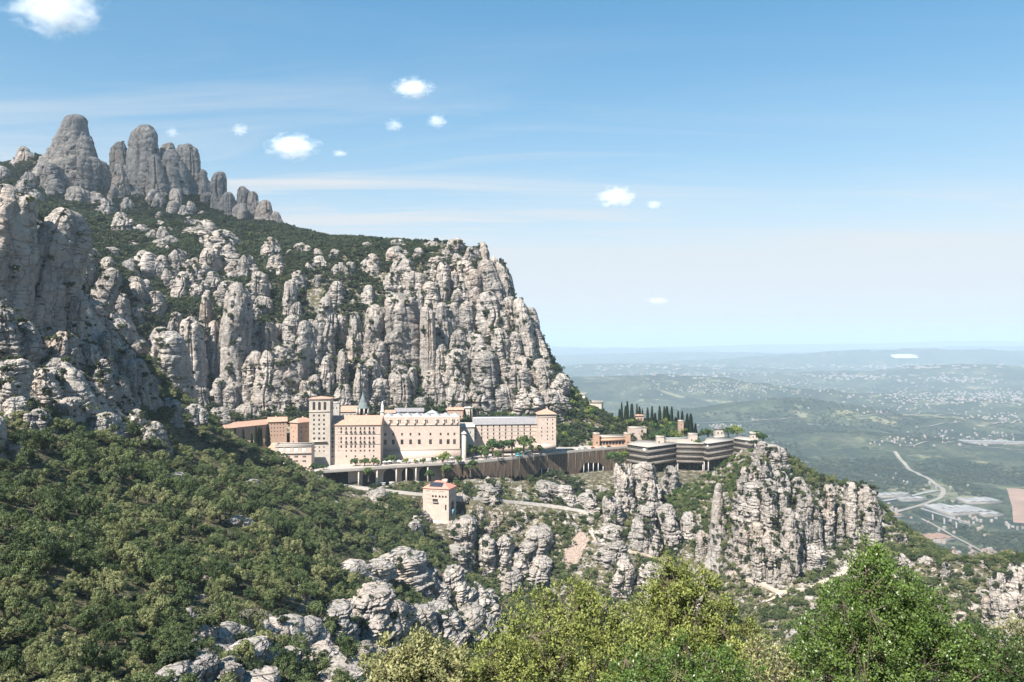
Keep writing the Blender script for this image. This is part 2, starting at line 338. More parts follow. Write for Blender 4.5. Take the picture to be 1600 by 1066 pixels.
def veg_at(px, py, d):                    # how overgrown the ground is, by place
    v = np.full(np.shape(px), 0.9)
    v = np.where((px > 560) & (d < 700), 0.6, v)
    v = np.where((px > 280) & (px < 560) & (py > 940), 0.5, v)
    v = np.where((px < 230) & (py < 650) & (d < 560), 0.25, v)
    v = np.where((d > 690) & (d < 1000), 0.62, v)
    v = np.where((px > 1140) & (px < 1400) & (py > 700) & (py < 910), 0.35, v)
    return v
pxv, pyv = proj(XY[:, 0], np.maximum(XY[:, 1], 5), ZZ)
wq = np.c_[XY / 30, np.zeros(len(XY))]
vegv = veg_at(pxv + 45 * fbm(wq, 3, 71), pyv + 30 * fbm(wq, 3, 72), XY[:, 1] + 25 * fbm(wq, 3, 73))
nx, ny = len(gx), len(gy)
I = np.arange(nx * ny).reshape(ny, nx)
Q = np.stack([I[:-1, :-1], I[:-1, 1:], I[1:, 1:], I[1:, :-1]], -1).reshape(-1, 4)
def region_of(x, y):                      # 0 hillside (near left), 1 ravine, 2 mountain
    return np.where(y > 690 - 0.12 * np.clip(x, -400, 300), 2, np.where(x < -0.16 * y + 0, 0, 1))
qc = XY[Q].mean(1); rg = region_of(qc[:, 0], qc[:, 1])
TERR = {}
for k, nm in enumerate(('hillside', 'ravine', 'mountain')):
    q = Q[rg == k]; u, inv = np.unique(q, return_inverse=True)
    me = mk_mesh(nm, np.c_[XY[u], ZZ[u]], inv.reshape(-1, 4), [M_GROUND])
    a = me.attributes.new('veg', 'FLOAT', 'POINT'); a.data.foreach_set('value', vegv[u].astype(np.float32))
    TERR[k] = tag(obj(nm, me), kind='structure')
TERR[0]['label'] = 'wooded hillside sloping down from the pale cliff to the ravine'
TERR[1]['label'] = 'rocky scrub-covered ravine below the monastery terrace'
TERR[2]['label'] = 'steep rocky mountain rising behind the monastery'
# ------------------------------------------------------------------ rock: weathered conglomerate pillars, domes, slabs
def cells(u, v, seed, wrap):            # jittered cells on a wrapped sheet: distance to border, cell value
    i = np.floor(u).astype(int); j = np.floor(v).astype(int); f1 = np.full(u.shape, 9.0); f2 = np.full(u.shape, 9.0); cid = np.zeros(u.shape)
    def h(a, b, k): 
        n = (a * 73856093 ^ b * 19349663 ^ (seed * 83492791 + k * 2654435)) & 0x7fffffff
        n = ((n ^ (n >> 13)) * 1274126177) & 0x7fffffff
        return ((n ^ (n >> 16)) % 10007) / 10007.0
    for a in (-1, 0, 1):
        for b in (-1, 0, 1):
            ia = (i + a) % wrap; jb = j + b
            dx_ = i + a + 0.15 + 0.7 * h(ia, jb, 1) - u; dy_ = jb + 0.15 + 0.7 * h(ia, jb, 2) - v
            d_ = np.maximum(np.abs(dx_), np.abs(dy_)) * 0.6 + 0.4 * np.hypot(dx_, dy_); c_ = h(ia, jb, 3)
            nf = d_ < f1; f2 = np.where(nf, f1, np.minimum(f2, d_)); cid = np.where(nf, c_, cid); f1 = np.where(nf, d_, f1)
    return f2 - f1, cid
def rock_mesh(seed, kind, nth=100, ntt=116):
    g = np.random.default_rng(seed); th = np.linspace(0, 2 * np.pi, nth, endpoint=False); t = np.linspace(0, 1, ntt)
    T, TH = np.meshgrid(t, th, indexing='ij')
    tc, taper, n, nsub, hmin, blk, ht = {'column': (0.72, 0.20, 2.4, 5, 0.62, 0.03, 3.2), 'head': (0.74, 0.10, 2.4, 4, 0.6, 0.03, 3.0), 'cone': (0.90, 0.76, 2.2, 4, 0.25, 0.03, 2.2),
        'dome': (0.10, 0.05, 2.0, 4, 0.7, 0.035, 1.0), 'slab': (0.30, 0.10, 2.4, 5, 0.55, 0.08, 0.7), 'block': (0.45, 0.12, 2.4, 5, 0.55, 0.10, 1.3), 'crag': (0.6, 0.16, 3.2, 7, 0.45, 0.12, 1.5), 'rib': (0.8, 0.14, 3.0, 6, 0.55, 0.10, 3.0)}[kind]; bed = 2.1 if kind in ('crag', 'rib') else 1.3 if kind in ('slab', 'block') else 0.9
    r = np.full(T.shape, 0.02)
    for k in range(nsub):                        # merged sub-columns of unequal height
        if k == 0: ox, oy, rho, hk = 0, 0, 0.62, 1.0
        else:
            a = g.uniform(0, 6.283); q = g.uniform(0.25, 0.52); ox, oy, rho, hk = q * math.cos(a), q * math.sin(a), g.uniform(0.33, 0.58), g.uniform(hmin, 0.97 if kind != 'cone' else 0.6)
        tt = T / hk; u = np.clip((tt - tc) / (1 - tc), 0, 1); prof = (1 - taper * tt) * np.power(np.clip(1 - u ** n, 0, 1), 1 / n)
        if kind == 'head' and k == 0: prof = prof * (1 - 0.22 * np.exp(-((T - g.uniform(.55, .66)) / 0.05) ** 2))
        rk = rho * prof; sh = 1 - taper * np.clip(tt, 0, 1) * 0.9; bx_ = (ox * np.cos(TH) + oy * np.sin(TH)) * sh; disc = rk ** 2 - (ox * ox + oy * oy) * sh ** 2 + bx_ ** 2
        rr = np.where((disc > 0) & (tt < 1), bx_ + np.sqrt(np.maximum(disc, 0)), 0.0); r = np.maximum(r, rr)
    r[-1] *= 0.2
    solid = np.clip(r * 3, 0, 1)
    # blocks parted by joints and bedding
    nv = max(5, int(ht * 4.2)); wv = vnoise(np.c_[T.ravel() * 4, np.cos(TH).ravel() * 1.5, np.sin(TH).ravel() * 1.5], seed + 21).reshape(T.shape)
    e, cid = cells(TH / 6.2832 * 9 + 0.35 * wv * 0, T * nv + 0.25 * wv, seed, 9)
    e2, cid2 = cells(TH / 6.2832 * 17, T * nv * 2.4 + 0.4 * wv, seed + 50, 17)
    r *= 1 + blk * (cid - 0.5) * 2 * 0.8 + blk * 0.45 * (cid2 - 0.5) * 2
    r *= 1 - (0.05 + blk * 0.35) * np.exp(-(e / 0.07) ** 2) - (0.015 + blk * 0.2) * np.exp(-(e2 / 0.09) ** 2)
    ks = np.sort(g.uniform(0.05, 0.96, int(ht * (2.6 if bed < 2 else 4.5)) + 2)); off = g.normal(0, 0.022 * bed, len(ks) + 1); tw = T + 0.05 / ht * wv + 0.02 / ht * np.sin(TH + g.uniform(0, 6))
    r *= 1 + off[np.searchsorted(ks, tw.ravel()).reshape(T.shape)]
    for kk in ks: r *= 1 - bed * g.uniform(0.015, 0.06) * np.exp(-((tw - kk) / (0.022 / ht)) ** 2)
    for k in range(g.integers(5, 9)):            # deep vertical fissures
        a = g.uniform(0, 2 * np.pi); wob = 0.25 * vnoise(np.c_[T.ravel() * 3, np.full(T.size, k * 9.1), np.zeros(T.size)], seed).reshape(T.shape)
        dd = (TH - a - wob + np.pi) % (2 * np.pi) - np.pi
        r *= 1 - g.uniform(0.1, 0.26) * np.exp(-(dd / g.uniform(0.03, 0.075)) ** 2) * np.clip((T - g.uniform(-.3, .3)) * 5, 0, 1)
    X = r * np.cos(TH); Y = r * np.sin(TH); p = np.c_[X.ravel() * 1.3, Y.ravel() * 1.3, (T * ht * 1.3).ravel()]
    r = r + (fbm(p * 1.5, 5, seed + 5, 0.58) * (0.052 if bed < 2 else 0.07)).reshape(r.shape) * solid
    sx_, sy_ = g.normal(0, 0.10, 2)
    ox = 0.10 * vnoise(np.c_[T.ravel() * 2.5, np.zeros((T.size, 2))], seed + 1).reshape(T.shape) + sx_ * T; oy = 0.10 * vnoise(np.c_[T.ravel() * 2.5, np.ones((T.size, 2)) * 7], seed + 2).reshape(T.shape) + sy_ * T
    X = r * np.cos(TH) + ox * np.clip(T * 3, 0, 1); Y = r * np.sin(TH) + oy * np.clip(T * 3, 0, 1)
    Zz = T + 0.03 / ht * fbm(p * 2.0, 3, seed + 3).reshape(T.shape)
    V = np.c_[X.ravel(), Y.ravel(), Zz.ravel()]
    V[:, :2] /= np.percentile(np.hypot(V[:, 0], V[:, 1]), 82)
    ii = np.arange(ntt * nth).reshape(ntt, nth); nx_ = np.roll(ii, -1, 1)
    F = np.stack([ii[:-1], nx_[:-1], nx_[1:], ii[1:]], -1).reshape(-1, 4)
    V = np.vstack([V, [V[ii[-1]].mean(0) + [0, 0, 0.002]]]); top = len(V) - 1
    F = [tuple(f) for f in F] + [(int(a), int(b), top) for a, b in zip(ii[-1], nx_[-1])]
    return mk_mesh('rock_' + kind, V, F, [M_ROCK])
PROTO = {k: [rock_mesh(100 + 13 * i + 7 * j, k) for i in range(n)] for j, (k, n) in enumerate((('column', 6), ('head', 5), ('cone', 4), ('dome', 5), ('slab', 4), ('block', 5), ('crag', 6), ('rib', 6)))}
def groove_points(me):                 # vertices that lie in clefts or on ledges, where seeds would catch
    n = len(me.vertices); co = np.empty(n * 3); me.vertices.foreach_get('co', co); co = co.reshape(-1, 3); no = np.empty(n * 3); me.vertices.foreach_get('normal', no); no = no.reshape(-1, 3)
    nth = 100; m = (n - 1) // nth; r = np.hypot(co[:-1, 0], co[:-1, 1]).reshape(m, nth); sm = sum(np.roll(r, k, 1) for k in range(-7, 8)) / 15; g = (r < sm * 0.95) & (r > .25)
    g[: m // 6] = False; return np.nonzero(g.ravel())[0], np.nonzero(no[:-1, 2] > 0.35)[0]
GROOVE = {me.name: groove_points(me) for v in PROTO.values() for me in v}
ROCKS = []      # footprints (x, y, radius) so that nothing grows inside the stone
rc = [0]
def rock(px0, px1, yt, yb, kind='column', lean=0, d=None, flat=1.0, bury=0.25, parent='auto', name='rock_pillar', tilt=0, dmin=12):
    px = (px0 + px1) / 2
    if d is None: d = hit(px, yb, dmin)
    if d is None: d = 1300.0
    r = (px1 - px0) / 2 / FPX * d; ry = r * flat; dc = d + 0.55 * ry
    zt = (533 - yt) / FPX * dc; zb = (533 - yb) / FPX * d; h = zt - zb; bz = bury * h + 0.3 * r
    me = PROTO[kind][rc[0] % len(PROTO[kind])]; rc[0] += 1
    x = (px - 800) / FPX * dc
    if parent == 'auto': parent = TERR[int(region_of(np.array(x), np.array(dc)))]
    o = obj(name, me, parent); o.rotation_mode = 'ZYX'
    lr = R(lean); o.location = (x - math.sin(lr) * (h + bz) * 0.5, dc, zb - bz)
    o.scale = (r, ry, (h + bz)); o.rotation_euler = (R(tilt), lr, rng.uniform(0, 6.28) if abs(flat - 1) < 0.25 else rng.choice([0, math.pi]) + rng.uniform(-.3, .3))
    ROCKS.append((x, dc, r * 0.8, ry * 0.8)); return o
def wall_rock(px0, px1, yt, yb, kind=None, lean=0, dmin=640):      # a rib of the great wall, running back into the slope
    c, hw = (px0 + px1) / 2, (px1 - px0) * 0.52
    return rock(c - hw, c + hw, yt, yb, kind or 'column', lean, flat=1.75, dmin=dmin)
def peak(label, *a, **k):
    o = rock(*a, parent=None, name='rock_pinnacle', **k); return tag(o, label, 'rock pinnacle', 'rock pinnacles on the skyline')
C, Hd, K, Dm, S, B, G, Rb = 'column', 'head', 'cone', 'dome', 'slab', 'block', 'crag', 'rib'
# skyline pinnacles, upper left
peak('broad conical grey rock peak with a rounded knob, highest and leftmost of the big summits', 66, 174, 180, 302, K, d=1370)
for a in [(60,112,222,300,C,10),(88,132,198,290,C,4),(120,160,212,296,C,-6),(140,176,262,304,Dm),(180,204,255,306,C),(205,238,268,318,Dm),(262,300,268,322,C),(296,330,288,330,Dm),(310,340,300,345,C),(345,400,325,362,Dm)]: rock(*a, d=1375, flat=1.4)
peak('smooth rounded buttress at the foot of the broad conical peak', 117, 168, 246, 300, C, d=1340)
peak('tall blunt rock tower standing in the middle of the summit group', 197, 256, 193, 312, C, d=1350)
peak('small rounded pillar just beside the tall blunt rock tower', 168, 206, 222, 272, C, d=1400)
peak('ribbed rock cone leaning on the foot of the tall blunt tower', 226, 274, 241, 320, K, d=1320)
peak('little round knob on the saddle behind the ribbed cone', 250, 284, 223, 268, B, d=1400)
peak('slanting rock rib running down behind the ribbed cone', 252, 300, 233, 310, C, lean=-6, d=1350)
peak('round-topped tower closing the summit group beside the open sky', 276, 314, 225, 296, C, d=1380)
peak('narrow stub beside the round-topped tower', 302, 328, 264, 308, C, d=1380)
peak('pale knobbly pinnacle in front of the summit towers', 261, 285, 295, 338, Hd, d=1240)
peak('low pale twin of the knobbly pinnacle', 286, 306, 314, 338, B, d=1240)
peak('bullet-shaped pinnacle standing apart on the descending ridge', 322, 358, 269, 342, Hd, d=1320)
peak('sloping shoulder pillar below the bullet-shaped pinnacle', 338, 374, 299, 352, C, d=1300)
peak('short blunt pillar in front of the paired needles', 358, 388, 316, 356, C, d=1290)
peak('stout thumb-shaped needle on the descending ridge', 364, 392, 291, 348, C, d=1320)
peak('slim finger-shaped needle beside the stout one', 382, 406, 298, 348, Hd, d=1310)
peak('last conical pinnacle low on the ridge before the wooded crest', 386, 438, 311, 358, K, d=1290)
peak('small leaning rock behind the last conical pinnacle', 424, 443, 330, 357, C, lean=-12, d=1300)
peak('low domed rock on the far left crest under a small cap', 14, 64, 236, 272, Dm, d=1420)
peak('rounded cap resting on the low domed rock', 25, 52, 228, 256, B, d=1440)
peak('squat beehive-shaped rock among the dark summit trees', 92, 142, 291, 352, C, d=1200)
peak('smaller beehive rock partly behind the squat one', 69, 104, 280, 325, C, d=1240)
peak('rounded grey rock cut off by the picture edge near the summit', -18, 15, 260, 310, C, d=1330)
for a in [(28,62,268,298,Dm),(58,99,254,290,S),(172,204,262,304,S),(174,199,309,330,B),(197,227,322,340,S),(219,247,322,343,B)]: rock(*a, d=1300)
# wooded shoulder with pale domes
for a in [(195,250,390,427,Dm),(229,268,397,440,Dm),(263,301,390,428,S),(260,303,426,468,Dm),(195,233,432,466,S),(221,257,454,490,B),
 (290,322,343,357,S),(286,340,355,369,S),(196,224,379,390,S),(233,276,373,387,S),(312,392,358,390,Dm),(308,344,388,430,C),(330,388,380,420,Dm),(350,375,408,436,B),(372,404,398,436,S),
 (387,422,424,482,C),(392,424,462,500,B),(444,468,436,500,C),(320,349,424,460,B),(338,382,438,480,C),(404,440,380,404,S),(420,452,398,430,B),(300,330,440,470,B),(455,480,422,462,C),
 (467,492,384,397,S),(485,511,399,420,B),(511,532,389,407,B),(538,557,409,434,C),(566,602,397,430,Dm),(598,644,384,416,Dm),(509,541,439,482,C),(564,592,445,480,C),(545,556,468,486,B),(520,545,410,430,S),
 (640,668,388,404,S),(655,690,376,392,S),(610,640,374,388,B),(560,585,378,390,S),(668,700,400,430,B),(660,690,412,440,C),(625,650,405,430,B),(690,712,385,412,C)]: rock(*a, flat=1.6)
# tall pillars of the great wall, left half
for a in [(341,392,440,620,Hd),(311,334,463,560,Hd),(286,324,493,628,C),(240,298,516,630,C),(229,273,511,585,C),(187,230,531,576,Dm),(150,198,488,536,Dm),(372,404,498,592,C),(380,408,547,630,C),
 (409,438,503,562,Hd),(400,438,547,636,C),(416,480,537,636,C,-8),(443,478,492,552,C),(456,492,500,590,C),(478,506,499,580,C),(499,522,495,552,C),(500,522,556,616,C),(521,543,492,540,C),(524,546,545,615,C),
 (542,567,486,574,Hd),(563,604,475,582,Hd),(551,576,566,640,C),(597,630,457,526,C),(601,658,459,574,C),(601,634,424,466,B),(637,664,441,486,C),(632,672,424,470,C),(480,505,585,632,C),(520,552,600,640,B),
 (430,462,600,640,B),(460,500,610,645,B),(330,360,590,640,C),(300,335,600,645,B),(565,600,560,620,B),(262,300,590,640,B),(575,610,590,632,C),(350,380,600,640,C)]: wall_rock(*a)
# great buttress on the right
for a in [(672,707,409,466,C),(657,682,475,590,C),(676,704,471,552,Hd),(675,703,537,592,C),(697,724,472,530,C),(718,748,471,520,C),(703,730,453,482,B),(697,727,396,428,B),(705,756,405,468,C,-9),
 (738,790,456,524,C,-6),(730,760,420,462,C,-10),(750,792,402,478,C,-14),(741,764,378,412,C),(697,727,373,404,B),(762,778,401,434,C),(772,804,408,478,C,-8),(776,812,470,532,C,-10),(790,820,518,566,C),
 (796,836,464,556,C,-10),(812,848,477,556,C,-12),(763,798,512,568,C,-6),(715,757,518,556,Dm),(690,742,545,625,C),(736,788,548,628,C),(692,730,587,640,B),(786,836,569,626,C),(808,838,557,588,B),
 (828,870,560,622,C,-8),(850,892,584,626,B),(658,685,578,622,C),(634,659,573,620,C),(605,636,585,628,B),(720,750,385,420,B),(745,775,540,585,C),(730,770,590,640,B),(770,812,600,642,B),(800,850,600,640,S),(840,895,606,638,S),
 (836,860,530,568,C,-10),(822,846,505,545,C,-14),(700,735,515,560,C),(655,690,440,482,C),(670,700,580,632,B),(610,640,545,590,C)]: wall_rock(*a)
# ledges at the wall's foot
for a in [(276,330,630,662,S),(325,372,634,660,S),(365,415,628,656,S),(240,285,622,655,B),(225,250,600,640,B),(640,670,620,645,B),(690,740,620,645,S)]: rock(*a)
# the pale slabs between the near cliff and the wall
for a in [(106,150,384,470,C,14),(125,178,410,505,C,20),(150,182,400,440,S),(165,200,455,500,S,20),(108,140,375,410,B),(180,212,490,530,B),(195,225,440,470,B)]: rock(*a, dmin=520)
# near cliff, far left
for a in [(-50,48,288,500,C,8),(24,110,316,520,C,14),(0,48,398,480,G),(50,108,400,515,C,10),(94,130,452,528,G,6),(-30,30,480,560,G),(20,70,500,570,S),(70,130,515,580,S,10),(-20,40,560,640,G),(60,110,560,615,G),
 (82,156,566,642,Dm),(42,96,574,640,G),(168,207,586,638,C),(200,236,560,622,C),(140,176,560,612,G),(120,160,535,575,S),(10,50,620,660,G),(128,192,645,682,S),(212,274,657,702,Dm),(150,176,520,560,G),(176,206,545,590,G),(-30,10,650,720,G),(10,40,690,720,G),(228,250,596,636,G),(90,130,620,660,G),(195,230,640,668,S)]: rock(*a, dmin=150, flat=1.5)
# outcrops on the hillside and in the ravine
for a in [(528,606,907,1000,G),(600,640,925,995,G),(630,677,935,998,G,-18),(528,584,862,908,S,24),(596,650,848,915,G),(632,690,846,925,G,-20),(686,730,874,945,G,-22),(720,774,890,970,G,-24),(660,715,926,985,G,-24),(705,762,940,992,S,-20),
 (706,744,790,858,G),(742,770,820,898,G),(765,798,822,898,G),(814,862,809,872,G),(652,682,786,818,G),(737,784,748,776,G),(836,872,744,786,G),(874,904,751,788,G),(790,830,760,782,G),(905,935,762,800,G),
 (286,330,1010,1075,G),(240,292,1035,1085,G),(376,432,1038,1085,G),(428,474,1012,1056,G),(496,544,938,990,G),(326,372,966,1004,S),(556,604,868,910,G),(440,500,965,1010,S,14),(500,560,1030,1080,G),(325,368,1020,1078,G),(410,480,955,1004,S,16),(354,414,990,1044,G),(470,530,1000,1060,G),(540,585,1000,1050,G),(300,345,880,905,S),(355,385,800,822,S),(380,405,745,765,S),(260,285,735,755,S),(40,62,925,945,G),
 (520,548,968,1005,G),(450,480,890,915,S),(575,606,760,782,S),(700,735,840,880,G),(800,835,850,900,G),(786,820,880,925,G),(830,865,860,905,G)]:
    cx_, hw_ = (a[0] + a[1]) / 2, (a[1] - a[0]) * .64; rock(cx_ - hw_, cx_ + hw_, a[2] + .22 * (a[3] - a[2]), a[3], *a[4:], flat=2.0)
# crags below the terrace and the big crag
for a in [(958,990,722,806,G),(990,1040,723,800,G),(984,1030,790,868,G),(1022,1064,788,850,G),(1107,1142,752,856,K),(1035,1062,728,768,C),(940,972,775,826,G),(926,980,821,853,S),(928,984,848,886,G),(954,995,874,930,G),(990,1034,880,935,G),(1060,1090,800,850,G),(1085,1110,830,870,G),(1130,1150,845,880,G)]: rock(*a, flat=1.5)
for a in [(1148,1194,752,815,Rb),(1149,1178,730,765,G),(1179,1204,720,765,Rb),(1185,1217,748,838,Rb),(1144,1173,806,880,Rb),(1168,1196,815,908,Rb),(1188,1228,830,912,Rb),(1212,1244,792,912,Rb),(1232,1256,800,895,Rb),(1240,1272,770,866,Rb),
 (1250,1292,850,900,G),(1262,1286,790,866,Rb),(1278,1308,756,848,Rb),(1318,1346,753,850,Rb),(1338,1373,758,855,Rb),(1358,1380,790,856,Rb),(1300,1320,790,850,Rb),(1200,1240,735,790,S),(1225,1270,745,800,S),(1160,1200,770,840,Rb),(1205,1232,770,830,Rb),
 (1398,1418,833,855,G),(1195,1230,695,740,G),(1175,1200,690,725,G)]: rock(*a, flat=1.5)
for a in [(1544,1580,895,1000,Rb),(1570,1625,880,1005,Rb),(1590,1650,905,1010,Rb),(1530,1560,930,985,G),(1490,1512,955,985,G),(1470,1490,880,905,G)]: rock(*a)
# lesser pillars and blocks that fill the wall and the ravine between the big ones
WALL = np.array([(235,560),(300,480),(345,430),(420,420),(480,440),(560,430),(620,400),(700,380),(760,392),(800,450),(840,530),(885,605),(880,640),(700,645),(500,645),(300,650),(240,640)], float)
fr = np.random.default_rng(5)
for k in range(85):
    while True:
        px, py = fr.uniform(235, 885), fr.uniform(400, 640)
        if inpoly(np.array(px), np.array(py), WALL): break
    if px < 600 and py < 520: continue
    if px > 640 and k % 5 < 3: continue
    w_ = fr.uniform(18, 40); hgt = w_ * fr.uniform(1.2, 2.4); hgt = min(hgt, py - 12 - np.interp(px, (235, 345, 430, 600, 700, 760, 800, 840, 885), (500, 430, 410, 398, 384, 392, 448, 528, 600)))
    if hgt < w_ * .5: continue
    rock(px - w_ / 2, px + w_ / 2, py - hgt, py, [C, C, B, Hd, G][int(fr.integers(0, 5))], lean=fr.uniform(-6, 4) - (8 if px > 740 else 0), dmin=640, flat=1.8)
for (x0, x1, y0, y1, n_, s0, s1) in [(570,800,790,985,16,14,34),(800,1000,760,900,12,10,26),(930,1140,760,935,20,12,30),(1150,1310,720,905,34,10,24),(1140,1420,900,1000,14,10,24),(1400,1600,860,1000,16,10,26),(250,560,960,1066,12,16,36),(700,930,745,790,12,10,24),(0,230,400,700,46,14,38)]:
    for k in range(n_):
        px, py = fr.uniform(x0, x1), fr.uniform(y0, y1); w_ = fr.uniform(s0, s1)
        if x0 > 1140 and (hit(px, py) or 999) > 650: continue
        rock(px - w_ / 2, px + w_ / 2, py - w_ * fr.uniform(0.35, 0.95), py, [G, G, B, S][int(fr.integers(0, 4))], lean=fr.uniform(-14, 6), dmin=150, flat=1.7)
for (x0, x1, y0, y1, n_, s0, s1, dm) in [(0,330,262,345,26,12,36,1000),(60,300,335,390,12,10,26,900),(190,500,362,475,44,12,34,700)]:
    for k in range(n_):
        px, py = fr.uniform(x0, x1), fr.uniform(y0, y1); w_ = fr.uniform(s0, s1); d_ = hit(px, py, dm)
        if d_ is None: continue
        rock(px - w_ / 2, px + w_ / 2, py - w_ * fr.uniform(0.4, 1.15), py, [Dm, S, B, C, Dm][int(fr.integers(0, 5))], lean=fr.uniform(-8, 5), d=d_, flat=1.5)
ROCKS_A = np.array(ROCKS)

# ------------------------------------------------------------------ vegetation prototypes
def crown_mesh(name, seed, mat, nleaf, lsize, lobes=7, squash=0.85, nsub=44, rsub=0.2):
    """leaf sprays gathered in many small clumps on the outside of a few big lobes, with dark gaps between"""
    g = np.random.default_rng(seed)
    c = g.normal(0, 0.36, (lobes, 3)); c[:, 2] = np.abs(c[:, 2]) * 0.9 + 0.15; rr = g.uniform(0.28, 0.5, lobes); c[0] = (0, 0, 0.35); rr[0] = 0.55
    pk = g.choice(lobes, nsub, p=rr ** 2 / (rr ** 2).sum()); v = g.normal(size=(nsub, 3)); v[:, 2] = np.where(v[:, 2] < -.4, -v[:, 2] * .5, v[:, 2]); v /= np.linalg.norm(v, axis=1)[:, None]
    sc_ = c[pk] + v * (rr[pk] * g.uniform(.75, 1.1, nsub))[:, None]; sr_ = rsub * g.uniform(.6, 1.35, nsub); stone = g.normal(.45, .2, nsub)
    ps = g.choice(nsub, nleaf, p=sr_ ** 2 / (sr_ ** 2).sum()); w_ = g.normal(size=(nleaf, 3)); w_ += v[ps] * .55 + (0, 0, .35); w_ /= np.linalg.norm(w_, axis=1)[:, None]
    p = sc_[ps] + w_ * (sr_[ps] * (1 - .45 * g.random(nleaf) ** 1.5))[:, None]; n = nleaf
    nrm = w_ + g.normal(0, 0.5, (n, 3)); nrm /= np.linalg.norm(nrm, axis=1)[:, None]
    a = np.cross(nrm, g.normal(size=(n, 3))); a /= np.linalg.norm(a, axis=1)[:, None]; b = np.cross(nrm, a)
    s = lsize * g.uniform(0.6, 1.35, n)[:, None]; q = p.copy(); q[:, 2] *= squash
    V = np.stack([q - a * s, q + b * s * 0.55 + nrm * s * .12, q + a * s, q - b * s * 0.55 + nrm * s * .12], 1).reshape(-1, 3)
    me = mk_mesh(name, V, np.arange(4 * n).reshape(n, 4), [mat], smooth=False)
    tone = np.clip(stone[ps] + 0.14 * g.normal(size=n), 0, 1)
    at = me.attributes.new('tone', 'FLOAT', 'FACE'); at.data.foreach_set('value', tone.astype(np.float32))
    return me
def trunk_mesh(name, seed, mat):
    g = np.random.default_rng(seed); V = []; F = []
    def tube(p0, p1, r0, r1, k=6):
        p0, p1 = np.array(p0), np.array(p1); ax = (p1 - p0) / np.linalg.norm(p1 - p0); u = np.cross(ax, (0.3, 1, 0.2)); u /= np.linalg.norm(u); w_ = np.cross(ax, u); s = len(V)
        for q, r in ((p0, r0), (p1, r1)):
            for i in range(k): V.append(q + (u * math.cos(i / k * 6.2832) + w_ * math.sin(i / k * 6.2832)) * r)
        for i in range(k): F.append((s + i, s + (i + 1) % k, s + k + (i + 1) % k, s + k + i))
    tube((0, 0, -0.9), (0.03, 0, 0.05), 0.10, 0.075)
    for i in range(5):
        a = i * 1.256 + g.uniform(-.4, .4); tube((0.03, 0, 0.0), (0.5 * math.cos(a), 0.5 * math.sin(a), g.uniform(0.35, 0.8)), 0.06, 0.02)
    return mk_mesh(name, V, F, [mat])
OAKS = [crown_mesh('oak_crown', 300 + i, M_OAK, 3400, 0.050, lobes=5 + i % 4, nsub=52) for i in range(8)]
OAK_T = [trunk_mesh('oak_trunk', 340 + i, M_BARK) for i in range(3)]
SHRUBS = [crown_mesh('shrub_crown', 360 + i, M_SHRUB, 750, 0.10, lobes=4 + i % 3, squash=0.85, nsub=18, rsub=.28) for i in range(6)]

def scatter_stuff(name, protos, pts, scl, rot, label, mass=None):
    """one mass of plants nobody could count: geometry-node copies of the prototype crowns on a cloud of points"""
    me = bpy.data.meshes.new(name); me.vertices.add(len(pts)); me.vertices.foreach_set('co', np.asarray(pts, np.float32).ravel())
    for k, arr, ty in (('scl', scl, 'FLOAT_VECTOR'), ('rot', rot, 'FLOAT_VECTOR')):
        a = me.attributes.new(k, ty, 'POINT'); a.data.foreach_set('vector', np.asarray(arr, np.float32).ravel())
    ai = me.attributes.new('pick', 'INT', 'POINT'); ai.data.foreach_set('value', np.random.default_rng(len(pts)).integers(0, len(protos), len(pts)).astype(np.int32))
    o = obj(name, me)
    ng = bpy.data.node_groups.new(name + '_nodes', 'GeometryNodeTree')
    ng.interface.new_socket('Geometry', in_out='INPUT', socket_type='NodeSocketGeometry'); ng.interface.new_socket('Geometry', in_out='OUTPUT', socket_type='NodeSocketGeometry')
    gi = ng.nodes.new('NodeGroupInput'); go = ng.nodes.new('NodeGroupOutput'); iop = ng.nodes.new('GeometryNodeInstanceOnPoints'); jn = ng.nodes.new('GeometryNodeJoinGeometry')
    for m in reversed(protos):
        po = bpy.data.objects.get('source_' + m.name) or bpy.data.objects.new('source_' + m.name, m)
        oi = ng.nodes.new('GeometryNodeObjectInfo'); oi.inputs['Object'].default_value = po; oi.inputs['As Instance'].default_value = False
        g2 = ng.nodes.new('GeometryNodeGeometryToInstance'); ng.links.new(oi.outputs['Geometry'], g2.inputs[0]); ng.links.new(g2.outputs[0], jn.inputs[0])
    ng.links.new(jn.outputs[0], iop.inputs['Instance']); iop.inputs['Pick Instance'].default_value = True
    for nm, ty, sock in (('pick', 'INT', 'Instance Index'), ('rot', 'FLOAT_VECTOR', 'Rotation'), ('scl', 'FLOAT_VECTOR', 'Scale')):
        na = ng.nodes.new('GeometryNodeInputNamedAttribute'); na.data_type = ty; na.inputs['Name'].default_value = nm; ng.links.new(na.outputs['Attribute'], iop.inputs[sock])
    ng.links.new(gi.outputs[0], iop.inputs['Points']); ng.links.new(iop.outputs[0], go.inputs[0])
    md = o.modifiers.new('scatter', 'NODES'); md.node_group = ng
    return tag(o, label, kind='stuff')

def clear_of_rocks(x, y, pad=0.0):
    ok = np.ones(len(x), bool)
    for rx_, ry_, a, b in ROCKS: ok &= ((x - rx_) / (a + pad)) ** 2 + ((y - ry_) / (b + pad)) ** 2 > 1
    return ok
KEEPOUT = [TERRACE]      # polygons where no wild plant grows (roads, buildings, paths)
def jgrid(x0, x1, y0, y1, s):
    X, Y = np.meshgrid(np.arange(x0, x1, s), np.arange(y0, y1, s)); X = X.ravel() + rng.uniform(-.5, .5, X.size) * s; Y = Y.ravel() + rng.uniform(-.5, .5, Y.size) * s
    return X, Y
